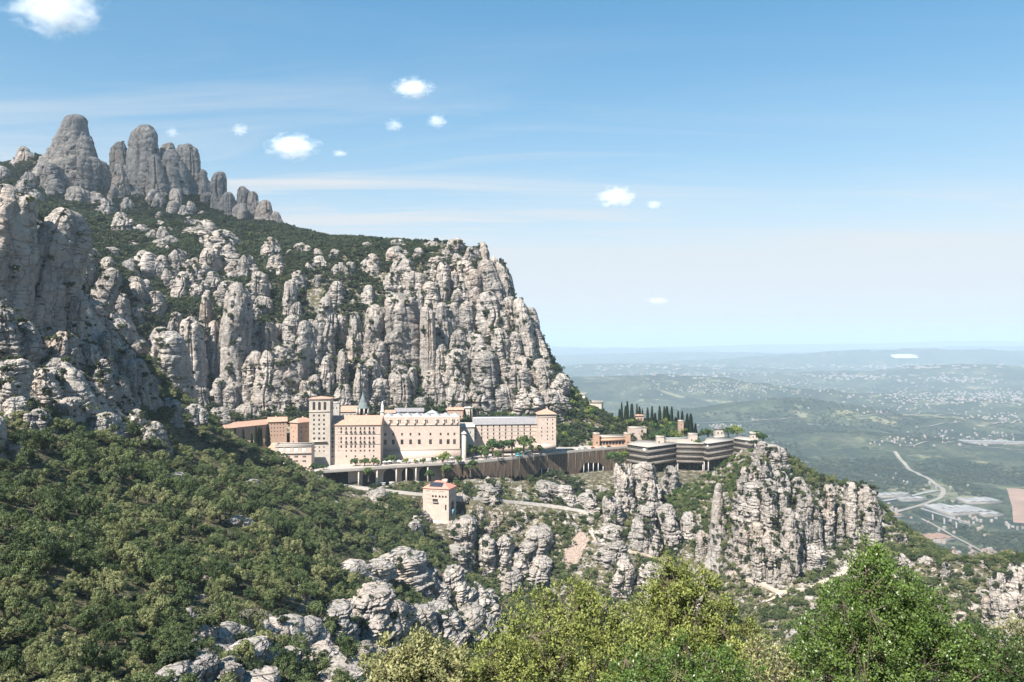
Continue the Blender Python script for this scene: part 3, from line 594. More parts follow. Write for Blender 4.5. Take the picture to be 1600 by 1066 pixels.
# ------------------------------------------------------------------ building kit
M_STONE = flat_mat('pink_limestone', (0.44, 0.35, 0.295), var=0.14, scale=0.35, bump=0.1)
M_TOWER = flat_mat('tower_stone', (0.38, 0.335, 0.29), var=0.16, scale=0.4, bump=0.1)
M_PLASTER = flat_mat('ochre_plaster', (0.36, 0.245, 0.185), var=0.12, scale=0.3)
M_ORANGE = flat_mat('orange_render', (0.38, 0.24, 0.165), var=0.1, scale=0.3)
M_TRIM = flat_mat('pale_trim', (0.41, 0.36, 0.31), var=0.08, scale=0.8)
M_WHITE = flat_mat('white_paint', (0.56, 0.55, 0.53), var=0.05, scale=0.8)
M_CONC = flat_mat('weathered_concrete', (0.36, 0.33, 0.30), var=0.25, scale=0.5)
M_PAVE = flat_mat('pale_paving', (0.33, 0.30, 0.27), var=0.15, scale=0.25)
M_ROADM = flat_mat('grey_asphalt', (0.22, 0.215, 0.21), var=0.2, scale=0.3)
def make_brown():
    m, nt, b = new_mat('brown_wall_stone'); g = N(nt, 'ShaderNodeNewGeometry'); n1 = noise(nt, g.outputs['Position'], 1.0, 6, 0.7, 0.4, (0.5, 0.5, 0.05)); n2 = noise(nt, g.outputs['Position'], 0.5, 5, 0.7)
    c = ramp(nt, n1, 0, [(0.3, (0.035, 0.026, 0.02)), (0.5, (0.10, 0.068, 0.045)), (0.7, (0.19, 0.135, 0.09))]).outputs[0]
    c = mixc(nt, mrange(nt, n2.outputs[0], 0.45, 0.7, 0, .6), c, (0.05, 0.04, 0.032)); nt.links.new(c, b.inputs['Base Color']); b.inputs['Roughness'].default_value = .95
    bp = N(nt, 'ShaderNodeBump', ins={'Strength': 0.4, 'Distance': 0.4}); L(nt, n2, 0, bp, 'Height'); L(nt, bp, 0, b, 'Normal'); return m
M_BRICK = make_brown()
M_SLATE = flat_mat('grey_slate', (0.20, 0.19, 0.195), var=0.2, scale=0.6)
M_METAL = flat_mat('pale_zinc', (0.29, 0.32, 0.33), var=0.12, scale=0.5, rough=0.5, spec=0.4)
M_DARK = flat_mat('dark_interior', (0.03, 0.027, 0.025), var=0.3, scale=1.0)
M_PANEL = flat_mat('solar_panel', (0.03, 0.035, 0.05), rough=0.25, var=0.2, scale=1, spec=0.6)
M_PATH = flat_mat('pale_path', (0.42, 0.35, 0.28), var=0.2, scale=0.5)
def make_tile():
    m, nt, b = new_mat('terracotta_tiles'); g = N(nt, 'ShaderNodeNewGeometry')
    n = noise(nt, g.outputs['Position'], 0.9, 5, 0.7); r = ramp(nt, n, 0, [(0.3, (0.27, 0.145, 0.10)), (0.5, (0.36, 0.215, 0.155)), (0.7, (0.44, 0.30, 0.23))]); L(nt, r, 0, b, 'Base Color'); b.inputs['Roughness'].default_value = 0.9
    bp = N(nt, 'ShaderNodeBump', ins={'Strength': 0.5, 'Distance': 0.2}); L(nt, n, 0, bp, 'Height'); L(nt, bp, 0, b, 'Normal'); return m
M_TILE = make_tile()
def make_glass():
    m, nt, b = new_mat('window_glass'); g = N(nt, 'ShaderNodeObjectInfo'); r = ramp(nt, g, 'Random', [(0.0, (0.02, 0.02, 0.022)), (0.7, (0.05, 0.045, 0.045)), (1.0, (0.10, 0.085, 0.075))]); L(nt, r, 0, b, 'Base Color'); b.inputs['Roughness'].default_value = 0.2; b.inputs['Specular IOR Level'].default_value = 0.5; return m
M_GLASS = make_glass()
class MB:
    def __init__(s): s.V = []; s.F = []; s.M = []
    def quad(s, pts, m=0):
        k = len(s.V); s.V += [tuple(p) for p in pts]; s.F.append(tuple(range(k, k + len(pts)))); s.M.append(m)
    def box(s, x0, x1, y0, y1, z0, z1, m=0):
        a = [(x0, y0), (x1, y0), (x1, y1), (x0, y1)]; s.prism(a, z0, z1, m)
    def prism(s, poly, z0, z1, m=0):
        n = len(poly); k = len(s.V); s.V += [(x, y, z0) for x, y in poly] + [(x, y, z1) for x, y in poly]
        for i in range(n): s.F.append((k + i, k + (i + 1) % n, k + n + (i + 1) % n, k + n + i)); s.M.append(m)
        s.F.append(tuple(range(k + n, k + 2 * n))); s.M.append(m); s.F.append(tuple(range(k + n - 1, k - 1, -1))); s.M.append(m)
    def build(s, name, mats, parent=None, loc=None, smooth=False):
        mats = mats if isinstance(mats, (list, tuple)) else [mats]
        return obj(name, mk_mesh(name, s.V, s.F, mats, smooth=smooth, mi=s.M), parent, loc)
_pane = MB(); _pane.box(-.5, .5, 0, .12, -.5, .5); PANE = mk_mesh('window', _pane.V, _pane.F, [M_GLASS], smooth=False)
def wall_face(mb, o, u, w, h, ops, out, rec=0.45, m=0):
    """a wall w x h from corner o along u, with openings (xc, zc, w, h, arch) cut through to a recess"""
    o = np.array(o, float); u = np.array(u, float); inn = -np.array(out, float); Z = np.array((0, 0, 1.0))
    pt = lambda x, z, k=0: tuple(o + u * x + Z * z + inn * k)
    ops = [q for q in ops if q[0] - q[2] / 2 > 0.05 and q[0] + q[2] / 2 < w - 0.05]
    # merge by row bands so that rows of different heights stay independent
    zs = sorted({0, h} | {q[1] - q[3] / 2 for q in ops} | {q[1] + q[3] / 2 for q in ops})
    for z0, z1 in zip(zs[:-1], zs[1:]):
        if z1 - z0 < 1e-4: continue
        zc_ = (z0 + z1) / 2; xs = sorted([(q[0] - q[2] / 2, q[0] + q[2] / 2) for q in ops if q[1] - q[3] / 2 < zc_ < q[1] + q[3] / 2]); x = 0
        for a, b in xs:
            if a > x: mb.quad([pt(x, z0), pt(a, z0), pt(a, z1), pt(x, z1)], m)
            x = max(x, b)
        if x < w: mb.quad([pt(x, z0), pt(w, z0), pt(w, z1), pt(x, z1)], m)
    for q in ops:
        a, b, c, d = q[0] - q[2] / 2, q[0] + q[2] / 2, q[1] - q[3] / 2, q[1] + q[3] / 2
        mb.quad([pt(a, c), pt(a, d), pt(a, d, rec), pt(a, c, rec)], m); mb.quad([pt(b, c, rec), pt(b, d, rec), pt(b, d), pt(b, c)], m)
        mb.quad([pt(a, c, rec), pt(b, c, rec), pt(b, c), pt(a, c)], m); mb.quad([pt(a, d), pt(b, d), pt(b, d, rec), pt(a, d, rec)], m)
        if len(q) > 4 and q[4]:
            r = q[2] / 2; n = 6
            for sgn, cx in ((-1, a), (1, b)):
                arc = [(q[0] + sgn * r * math.cos(t), d - r + r * math.sin(t)) for t in np.linspace(0, math.pi / 2, n)]
                for p0, p1 in zip(arc[:-1], arc[1:]): mb.quad([pt(cx, d, 0.02), pt(*p0, 0.02), pt(*p1, 0.02)], m)
def panes(parent, o, u, ops, out, w, rec=0.45, name='window', me=None):
    o = np.array(o, float); u = np.array(u, float); inn = -np.array(out, float); rz = math.atan2(u[1], u[0])
    for q in ops:
        if not (q[0] - q[2] / 2 > 0.05 and q[0] + q[2] / 2 < w - 0.05): continue
        p = o + u * q[0] + np.array((0, 0, q[1])) + inn * (rec - 0.1); ob = obj(name, me or PANE, parent, p); ob.rotation_euler = (0, 0, rz); ob.scale = (q[2] + .02, 1, q[3] + .02)
def roof_of(t): return next((c for c in t.children if c.name.startswith('roof')), t)
def house(name, label, cat, px0, px1, d, yt, yb, dep, wallm, rot=0, front=(), right=(), left=(), roof='hip', roofm=None, rise=4, over=0.7, group=None, deep=12, w=None, extra=None):
    """a building whose front left foot stands at photo pixel (px0, yb), distance d; openings are given in photo pixels (px, py, w, h[, arch]) for the front and in metres for the sides"""
    s = d / FPX; base = P(px0, yb, d); W = w or (px1 - px0) * s; h = (yb - yt) * s
    t = empty(name, base, R(rot)); tag(t, label, cat, group)
    fo = [((q[0] - px0) * s, (yb - q[1]) * s, q[2] * s, q[3] * s, *q[4:]) for q in front]
    mb = MB(); wall_face(mb, (0, 0, 0), (1, 0, 0), W, h, fo, (0, -1, 0)); wall_face(mb, (W, 0, 0), (0, 1, 0), dep, h, right, (1, 0, 0))
    wall_face(mb, (0, dep, 0), (0, -1, 0), dep, h, left, (-1, 0, 0)); wall_face(mb, (W, dep, 0), (-1, 0, 0), W, h, (), (0, 1, 0))
    mb.prism([(0.02, 0.02), (W - .02, 0.02), (W - .02, dep - .02), (0.02, dep - .02)], -deep, 0.0); mb.quad([(0, 0, h), (W, 0, h), (W, dep, h), (0, dep, h)])
    mb.build('wall', wallm, t)
    panes(t, (0, 0, 0), (1, 0, 0), fo, (0, -1, 0), W); panes(t, (W, 0, 0), (0, 1, 0), right, (1, 0, 0), dep); panes(t, (0, dep, 0), (0, -1, 0), left, (-1, 0, 0), dep)
    if roof:
        mb = MB(); o = over; a, b, c, e = -o, W + o, -o, dep + o
        mb.box(a, b, c, e, h + 0.02, h + 0.4)
        z0, z1 = h + 0.4, h + 0.4 + rise
        if roof == 'hip':
            i = min(W, dep) / 2 + o
            if W >= dep: r0, r1 = (a + i, (c + e) / 2), (b - i, (c + e) / 2)
            else: r0, r1 = ((a + b) / 2, c + i), ((a + b) / 2, e - i)
            A, B_, C_, D_ = (a, c, z0), (b, c, z0), (b, e, z0), (a, e, z0); p0, p1 = (*r0, z1), (*r1, z1)
            if W >= dep: [mb.quad(q) for q in ([A, B_, p1, p0], [B_, C_, p1], [C_, D_, p0, p1], [D_, A, p0])]
            else: [mb.quad(q) for q in ([A, B_, p0], [B_, C_, p1, p0], [C_, D_, p1], [D_, A, p0, p1])]
        elif roof == 'gable':
            m_ = (c + e) / 2; [mb.quad(q) for q in ([(a, c, z0), (b, c, z0), (b, m_, z1), (a, m_, z1)], [(b, e, z0), (a, e, z0), (a, m_, z1), (b, m_, z1)], [(b, c, z0), (b, e, z0), (b, m_, z1)], [(a, e, z0), (a, c, z0), (a, m_, z1)])]
        elif roof == 'shed': [mb.quad(q) for q in ([(a, c, z0), (b, c, z0), (b, e, z1), (a, e, z1)], [(b, e, z0), (a, e, z0), (a, e, z1), (b, e, z1)], [(b, c, z0), (b, e, z0), (b, e, z1)], [(a, e, z0), (a, c, z0), (a, e, z1)])]
        elif roof == 'flat':
            for q in ((a, b, c, c + .4), (a, b, e - .4, e), (a, a + .4, c + .4, e - .4), (b - .4, b, c + .4, e - .4)): mb.box(*q, h + .4, h + 1.2)
        mb.build('roof', roofm or M_TILE, t)
    if roof and wallm in (M_PLASTER, M_STONE) and roof in ('gable', 'hip') and W > 8:
        mb = MB(); cx_ = W * (.3 + .4 * ((px0 * 7) % 10) / 10); mb.box(cx_ - .5, cx_ + .5, dep * .62, dep * .62 + 1, h + .5, h + rise + 1.0); mb.build('chimney', wallm, roof_of(t))
    if extra: extra(t, s, W, h, px0, yb)
    return t
def band(t, name, px0, px1, y, hpx, px00, yb, s, outw=0.4, m=None, dep=0.5):
    mb = MB(); mb.box((px0 - px00) * s, (px1 - px00) * s, -outw, -0.003, (yb - y) * s, (yb - y + hpx) * s); return mb.build(name, m or M_TRIM, t)
def grid_ops(cols, rows, w, h, arch=False): return [(c, r, w, h, arch) for c in cols for r in rows]

# ------------------------------------------------------------------ the monastery
RZ = 3
def tower_x(t, s, W, h, px0, yb):
    band(t, 'cornice', px0 - .6, px0 + W / s + .6, 644, 1.2, px0, yb, s); band(t, 'cornice', px0 - .6, px0 + W / s + .6, 625.5, 1.0, px0, yb, s)
    mb = MB(); x0 = (489 - px0) * s; x1 = (511 - px0) * s; z = (yb - 690.5) * s; mb.box(x0, x1, -1.7, -.003, z, z + .45)
    bal = mb.build('balcony', M_TOWER, t)
    for i in range(5): mb = MB(); x = x0 + (x1 - x0 - .5) * i / 4; mb.quad([(x, -.003, z), (x, -1.5, z), (x, -.003, z - 2.2)]); mb.quad([(x + .5, -.003, z), (x + .5, -.003, z - 2.2), (x + .5, -1.5, z)]); mb.quad([(x, -1.5, z), (x + .5, -1.5, z), (x + .5, -.003, z - 2.2), (x, -.003, z - 2.2)]); mb.build('corbel', M_TOWER, bal)
house('bell_tower', 'tall square stone bell tower with three arched openings under a flat red roof', 'tower', 483, 515.5, 661, 624, 738, 15.5, M_TOWER, RZ,
      front=[(x, 634.5, 4.2, 13, True) for x in (490.5, 499, 507.5)] + grid_ops((490.5, 498.5, 506), (649.5, 656.5, 663.5, 670.5, 677.5), 2.7, 3.2) + grid_ops((491, 498.5, 506), (685.5,), 3.4, 3.6) + grid_ops((492, 499, 506), (699, 705), 2.0, 2.2),
      right=[(4, 52, 2, 6, True), (8, 52, 2, 6, True), (12, 52, 2, 6, True)], roof='hip', rise=1.6, extra=tower_x, deep=6)
cols = (519.7, 533, 540.8, 548.5, 555, 563, 569.3, 577, 583.4)
def block_x(t, s, W, h, px0, yb):
    for y in (679.3, 695): band(t, 'string_course', px0, px0 + W / s, y, 0.7, px0, yb, s, 0.18)
    band(t, 'cornice', px0, px0 + W / s, 665.5, 0.8, px0, yb, s, 0.5)
    for y in (677.5, 693.2):
        for c in cols[2:]: mb = MB(); x = (c - px0) * s; z = (yb - y) * s; mb.box(x - 1.0, x + 1.0, -.7, -.003, z, z + .2); bal = mb.build('balcony', M_CONC, t); mb = MB(); mb.box(x - 1.0, x + 1.0, -.7, -.62, z + .203, z + 1.0); mb.build('railing', M_DARK, bal)
house('convent_block', 'broad pink stone block with rows of balconied windows beside the bell tower', 'building', 517, 594, 666, 665, 727, 27, M_STONE, RZ,
      front=grid_ops(cols, (670, 675.4, 685.3, 691, 698.2), 2.5, 4.3) + grid_ops((529.3,), (669, 675.5, 685, 692, 698, 704.5), 1.2, 1.6) + grid_ops(cols[:1] + cols[2:], (704.8,), 2.4, 2.8) + [(x, 713.5, 2.3, 3.0) for x in (519.7, 541, 555, 569.3, 583.4)],
      right=[], roof='gable', rise=6.5, extra=block_x, deep=6)
bc = (602, 614.5, 628, 641.3, 655, 672.3, 688.3, 700, 709.8)
def bas_x(t, s, W, h, px0, yb):
    band(t, 'cornice', px0, px0 + W / s, 665, 1.0, px0, yb, s, 0.5); band(t, 'plinth', px0, px0 + W / s + 1.5, yb, 20, px0, yb, s, 1.6, M_STONE); band(t, 'ledge', px0, px0 + W / s + 1.8, 703.2, 1.0, px0, yb, s, 1.9)
    for c in (608, 621, 634.5, 648, 663, 681, 693, 705.5, 714):          # stubby piers that rise past the parapet
        mb = MB(); x = (c - px0) * s; z = (yb - 664) * s; mb.box(x - .7, x + .7, -0.9, -.003, z, z + 3.0); mb.box(x - .5, x + .5, -0.6, .4, z + 3.0, z + 4.6); mb.build('pier', M_TRIM, t)
    for i in range(8):                                                    # low ridged zinc roofs
        x0, x1 = W * (i + .05) / 8, W * (i + .97) / 8; xm = (x0 + x1) / 2; z = h; mb = MB()
        A = [(x0, 4, z + .02), (x1, 4, z + .02), (x1, 22, z + .02), (x0, 22, z + .02)]; p = (xm, 9, z + 2.6); q = (xm, 17, z + 2.6)
        for f in ([A[0], A[1], p], [A[1], A[2], q, p], [A[2], A[3], q], [A[3], A[0], p, q]): mb.quad(f)
        mb.build('roof', M_METAL, t)
house('basilica', 'long pink stone basilica wall with paired arched windows below zinc roofs', 'church', 597, 718, 692, 652, 724, 30, M_STONE, RZ,
      front=[(c + dx_, 659, 1.6, 6.0, True) for c in (611, 624, 637.5, 651, 666, 684, 696, 708.5) for dx_ in (-1.2, 1.2)] + [(c, 679, 2.8, 4.2) for c in bc] + [(c, 691, 4.4, 7.8) for c in bc],
      roof=None, extra=bas_x, deep=4)
def solar_row(t, n, x0, x1, y0, z0, dy, dz, m=M_PANEL):
    t = roof_of(t)
    for i in range(n):
        a = x0 + (x1 - x0) * i / n + .08; b = x0 + (x1 - x0) * (i + 1) / n - .08; mb = MB(); mb.quad([(a, y0, z0), (b, y0, z0), (b, y0 + dy, z0 + dz), (a, y0 + dy, z0 + dz)]); mb.quad([(a, y0 + dy, z0 + dz - .1), (b, y0 + dy, z0 + dz - .1), (b, y0, z0 - .1), (a, y0, z0 - .1)]); mb.build('solar_panel', m, t)
wcols = (743.5, 752.8, 762.2, 771.5, 780.8, 790.3, 800, 809.8, 819.5, 829.2)
def wing_x(t, s, W, h, px0, yb):
    for y in (669, 675, 681): band(t, 'string_course', px0, px0 + W / s, y, 0.6, px0, yb, s, 0.15)
    mb = MB(); mb.box(0, W, 6.9, 7.8, h + 5.2, h + 6.0); mb.build('ridge', M_WHITE, roof_of(t)); solar_row(t, 26, 3, W - 2, 8.2, h + 6.0, 1.2, .7)
house('pilgrim_wing', 'long hostel wing with a grey slate roof carrying a row of solar panels', 'building', 740, 842, 728, 664, 697, 14, M_STONE, RZ + 2,
      front=grid_ops(wcols, (666.7, 672.2, 678.2, 684.2), 2.0, 4.0), roof='gable', roofm=M_SLATE, rise=5, extra=wing_x, deep=5)
def wt_x(t, s, W, h, px0, yb):
    band(t, 'cornice', px0 - .3, px0 + W / s + .3, 652.5, 0.8, px0, yb, s, 0.3)
house('wing_tower', 'square corner tower with pyramid tile roof ending the hostel wing', 'tower', 841, 869, 724, 648, 694, 15, M_STONE, RZ + 2, front=grid_ops((855.5, 863.8), (656, 662.3, 668.8, 675, 681, 686.5), 1.5, 2.9) + [(846.5, y, 1.5, 2.9) for y in (668.8, 675, 681)], left=[(5, 22, 1, 1.8), (10, 22, 1, 1.8)], rise=4.2, over=1.1, extra=wt_x, deep=5)
house('linking_wing', 'low grey stone link between the basilica and the hostel wing', 'building', 719, 741, 716, 668, 700, 18, M_CONC, RZ, front=[(727, 676, 1.6, 3), (735, 676, 1.6, 3)], roof='shed', roofm=M_TRIM, rise=2, deep=5)
house('dormitory_range', 'long low building with terracotta roof half hidden by cypresses', 'building', 339, 420, 664, 671.5, 694, 13, M_PLASTER, 54, front=(), right=(), roof='gable', rise=3.6, w=54,
      extra=lambda t, s, W, h, px0, yb: panes(t, (0, 0.40, 0), (1, 0, 0), [(4 + 5.0 * i, h - 3.0 - 3.6 * j, 1.1, 1.7) for i in range(10) for j in range(2)], (0, -1, 0), W), deep=20)
house('school_block', 'four-storey ochre block with a light tile roof behind the cypresses', 'building', 419, 447, 702, 660, 692, 14, M_PLASTER, 16, front=grid_ops((424, 428.5, 433, 437.5, 442), (663.5, 669, 674.5, 680.5), 1.3, 1.9), roof='gable', rise=3.4, deep=20)
house('corner_house', 'ochre corner house turned edge-on beside the bell tower', 'building', 453, 470, 664, 660.5, 696, 17, M_PLASTER, -32, front=[(456.5, 668, 1.2, 1.8), (464.5, 668, 1.2, 1.8), (460.5, 674, 1.2, 2.2), (460.5, 682, 1.2, 2.2), (460.5, 690, 2.0, 3.6, True)], right=[(4, 14.5, .9, 1.2), (9, 14.5, .9, 1.2), (4, 11, .9, 1.2), (9, 11, .9, 1.2), (4, 6, .9, 1.2)], roof='hip', rise=3.2, deep=15)
def lt_x(t, s, W, h, px0, yb):
    band(t, 'ledge', px0 - .3, px0 + W / s + .6, 709, 1.1, px0, yb, s, 0.9); band(t, 'parapet', px0, px0 + W / s, 698.5, 1.2, px0, yb, s, 0.4)
    pm = MB(); pm.box(-.5, .5, 0, .12, -.5, .5); wm = mk_mesh('blind_arch', pm.V, pm.F, [M_WHITE], smooth=False)
    panes(t, (0, 0, 0), (1, 0, 0), [((c - px0) * s, (yb - 703) * s, 6.6 * s, 8 * s) for c in (438.5, 450, 462, 474)], (0, -1, 0), W, me=wm, name='blind_arch', rec=0.3)
house('lower_terrace_building', 'terrace building with four white blind arches below the bell tower', 'building', 430, 486, 638, 697.5, 738, 13, M_STONE, RZ, front=[(c, 703, 6.8, 8.4, True) for c in (438.5, 450, 462, 474)] + [(c + k, y, 1.5, 3.2) for c in (438.5, 450, 462.5, 475) for k in (-2, 0, 2) for y in (714, 721)], roof='flat', roofm=M_PAVE, over=0.2, deep=14, extra=lt_x)
house('gatehouse', 'small tiled roof peeping over the wood beside the long low building', 'building', 316, 333, 640, 668, 680, 8, M_PLASTER, 10, front=[(321, 672, 1.2, 2)], rise=1.8, deep=12)
house('sacristy', 'brown roofed hall behind the convent block', 'building', 531, 559, 735, 644, 658, 12, M_CONC, RZ, front=[(c, 648, 1.2, 2.2) for c in (536, 542, 548, 554)], roof='shed', roofm=M_TILE, rise=4.2, deep=3)
house('crenellated_turret', 'small dark crenellated turret just behind the bell tower', 'tower', 517, 530, 712, 631, 660, 7, M_CONC, RZ, front=[(521, 638, 1.2, 3), (526, 638, 1.2, 3)], roof='flat', roofm=M_CONC, over=0.15, deep=3)
house('library_hall', 'long dark slate roofed hall behind the basilica', 'building', 617, 661, 752, 644, 660, 9, M_CONC, RZ, front=[(c, 647, 1.4, 2) for c in (621, 626, 631, 636, 641, 646, 651, 656)], roof='gable', roofm=M_SLATE, rise=3, deep=4)
house('annex', 'low annex with orange tiles behind the basilica statue tower', 'building', 601, 617, 748, 646, 660, 8, M_PLASTER, RZ, front=[(606, 649, 1.2, 1.6), (612, 649, 1.2, 1.6)], roof='shed', rise=2, deep=4)
house('zinc_pavilion', 'small pavilion with pale zinc pyramid roof above the basilica', 'building', 668, 682, 722, 646, 660, 8, M_TOWER, RZ, front=[(672, 649, 1.4, 2), (678, 649, 1.4, 2)], roofm=M_METAL, rise=2.4, deep=4)
house('hillside_house', 'low tiled house under the rock wall above the basilica', 'building', 699, 724, 790, 641, 654, 9, M_PLASTER, -6, front=[(705, 646, 1.2, 1.8), (712, 646, 1.2, 1.8), (719, 646, 1.2, 1.8)], roof='gable', rise=2, deep=4)
house('hillside_hut', 'flat roofed hut beside the tiled house under the rock wall', 'building', 727, 738, 792, 638, 652, 7, M_TRIM, -6, front=[(732, 645, 1.4, 2)], roof='flat', roofm=M_WHITE, deep=4)
# octagonal lantern with spire
def ngon(mb, r, z0, z1, r1=None, n=8, m=0):
    r1 = r if r1 is None else r1; k = len(mb.V); a = [(i + .5) / n * 6.2832 for i in range(n)]
    mb.V += [(r * math.cos(t), r * math.sin(t), z0) for t in a] + [(r1 * math.cos(t), r1 * math.sin(t), z1) for t in a]
    for i in range(n): mb.F.append((k + i, k + (i + 1) % n, k + n + (i + 1) % n, k + n + i)); mb.M.append(m)
    mb.F.append(tuple(range(k + n, k + 2 * n))); mb.M.append(m)
lz = P(567, 660, 716); t = empty('lantern_spire', lz); tag(t, 'octagonal basilica lantern topped by a grey-green spire', 'spire'); s = 716 / FPX
mb = MB(); ngon(mb, 9.3 * s, 0, 11 * s); mb.build('drum', M_TOWER, t)
mb = MB()
for i in range(8): a = (i + .5) / 8 * 6.2832; x, y = 9.2 * s * math.cos(a), 9.2 * s * math.sin(a); mb.box(x - .55, x + .55, y - .55, y + .55, 11 * s, 22 * s)
mb.build('column', M_TRIM, t)
mb = MB(); ngon(mb, 6.4 * s, 11 * s, 22 * s); mb.build('core', M_DARK, t)
mb = MB(); ngon(mb, 10.2 * s, 22 * s, 24 * s, 10.0 * s); ngon(mb, 8.3 * s, 24 * s, 31 * s, 5.6 * s); ngon(mb, 5.6 * s, 31 * s, 43 * s, 1.2 * s); ngon(mb, 1.1 * s, 43 * s, 49 * s, .3 * s); mb.build('spire', flat_mat('verdigris_slate', (0.13, 0.15, 0.15), var=0.2, scale=1), t)
t = empty('statue_tower', P(597.5, 656, 702)); tag(t, 'slim white statue tower standing on the corner of the basilica', 'statue'); s = 702 / FPX
mb = MB(); ngon(mb, 3.6 * s, 0, 12 * s, 3.2 * s, 6); ngon(mb, 4.2 * s, 12 * s, 13.5 * s, 4.2 * s, 6); mb.build('pedestal', M_TRIM, t)
mb = MB(); ngon(mb, 2.6 * s, 13.5 * s, 19 * s, 2.0 * s, 8); ngon(mb, 2.5 * s, 19 * s, 24 * s, 1.5 * s, 8); ngon(mb, 1.1 * s, 24 * s, 26 * s, 1.2 * s, 8); ngon(mb, 1.2 * s, 26 * s, 29 * s, .4 * s, 8); mb.build('figure', M_WHITE, t, smooth=True)
t = empty('round_turret', P(725, 718, 690)); tag(t, 'round stone turret at the outer corner of the basilica', 'tower'); s = 690 / FPX
mb = MB(); ngon(mb, 3.6 * s, -4, 40 * s, 3.4 * s, 14); mb.build('wall', M_TOWER, t, smooth=True); mb = MB(); ngon(mb, 4.6 * s, 40 * s, 41 * s, 4.6 * s, 14); ngon(mb, 4.4 * s, 41 * s, 44.5 * s, .3, 14); mb.build('roof', M_TRIM, t)

# ------------------------------------------------------------------ promenade, retaining wall, arcade
t = empty('promenade', LIP[4]); t['kind'] = 'structure'; t['label'] = 'pale paved promenade along the monastery front'
def rel(o, pts): return [tuple(np.array(p) - np.array(o)) for p in pts]
o0 = LIP[4]; mb = MB(); BK = [q + np.array([-8, 62, 0]) for q in LIP]
for a, b, c, d_ in zip(LIP[:-1], LIP[1:], BK[1:], BK[:-1]): mb.quad(rel(o0, [a, b, c, d_])); mb.quad(rel(o0, [q - np.array((0, 0, 1.1)) for q in (d_, c, b, a)])); mb.quad(rel(o0, [a - np.array((0, 0, 1.1)), b - np.array((0, 0, 1.1)), b, a]))
left_plaza = [P(428, 741, 632), P(505, 737, 99 * FPX / 204.0), LIP[0] + np.array([-8, 62, 0]), P(428, 715, 700)]
left_plaza = [np.array((q[0], q[1], -99.05)) for q in left_plaza]; mb.quad(rel(o0, left_plaza)); mb.quad(rel(o0, [left_plaza[0] - (0, 0, 12), left_plaza[1] - (0, 0, 12), left_plaza[1], left_plaza[0]]))
mb.build('deck', M_PAVE, t)
mb = MB()
for a, b in zip(LIP[:-1], LIP[1:]):
    nrm = np.array([-(b - a)[1], (b - a)[0], 0]); nrm /= np.linalg.norm(nrm); k = nrm * .5; z = np.array((0, 0, 1.1)); e = np.array((0, 0, .01))
    f = [a + e, b + e, b + k + e, a + k + e]; g = [q + z for q in f]
    mb.quad(rel(o0, g)); mb.quad(rel(o0, [f[0], f[1], g[1], g[0]])); mb.quad(rel(o0, [f[2], f[3], g[3], g[2]]))
mb.build('parapet', M_TRIM, t)
def lip_at(px):
    for a, b in zip(LIP[:-1], LIP[1:]):
        pa, pb = 800 + a[0] / a[1] * FPX, 800 + b[0] / b[1] * FPX
        if pa <= px <= pb:
            k = (px - pa) / (pb - pa); return a + (b - a) * k
    return LIP[-1]
M_RIB = flat_mat('stained_rib', (0.20, 0.16, 0.125), var=.3, scale=.4)
t = empty('retaining_wall', lip_at(840)); tag(t, 'tall brown stained retaining wall with two wide arches under the promenade', 'wall'); o0 = lip_at(840); mb = MB(); rb = []
def bottom(px):
    for c, hw, top in ((926, 25, 723.5), (851, 15, 733), (884, 7, 737)):
        k = abs(px - c) / hw
        if k < 1: return top + (745 - top) * max(0, (k - .45) / .55) ** 1.3
    return 745 + 4 * math.sin(px)
pxs = np.arange(690, 985.1, 2.5)
for p0, p1 in zip(pxs[:-1], pxs[1:]):
    a, b = lip_at(p0) - (0, 0, 1.12), lip_at(p1) - (0, 0, 1.12); z_a, z_b = (533 - bottom(p0)) / FPX * a[1], (533 - bottom(p1)) / FPX * b[1]
    th = np.array((-.3, 1.4, 0)); lo = (np.array((a[0], a[1] + .15, z_a)), np.array((b[0], b[1] + .15, z_b))); hi = (a + (0, .15, 0), b + (0, .15, 0))
    mb.quad(rel(o0, [lo[0], lo[1], hi[1], hi[0]])); mb.quad(rel(o0, [lo[1], lo[0], lo[0] + th, lo[1] + th])); mb.quad(rel(o0, [hi[0] + th, hi[1] + th, lo[1] + th, lo[0] + th]))
mb.build('wall', M_BRICK, t)
for i, px in enumerate(np.arange(745, 985, 11.0)):
    a = lip_at(px) - (0, 0, 1.12); zb = (533 - bottom(px)) / FPX * a[1]; m2 = MB(); m2.box(a[0] - .1 - o0[0], a[0] + .1 - o0[0], a[1] - .12 - o0[1], a[1] + .14 - o0[1], zb - o0[2], a[2] - o0[2]); m2.build('rib', M_RIB, t)
for px in (912, 919.5, 927, 934.5, 942, 846, 856):
    a = lip_at(px) - (0, 0, 1.12); zb = H(a[0], a[1]) - 2; m2 = MB(); zt_ = (533 - bottom(px)) / FPX * a[1]; m2.box(a[0] - .3 - o0[0], a[0] + .3 - o0[0], a[1] + .3 - o0[1], a[1] + .9 - o0[1], zb - o0[2], zt_ + 1 - o0[2]); m2.build('strut', M_WHITE, t)
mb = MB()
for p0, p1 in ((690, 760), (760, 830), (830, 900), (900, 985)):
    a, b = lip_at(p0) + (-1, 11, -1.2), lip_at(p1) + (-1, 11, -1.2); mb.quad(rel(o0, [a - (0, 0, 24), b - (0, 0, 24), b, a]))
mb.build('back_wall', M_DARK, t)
t = empty('arcade', lip_at(600)); tag(t, 'open arcade of slim columns and round arches below the promenade edge', 'arcade'); o0 = lip_at(600)
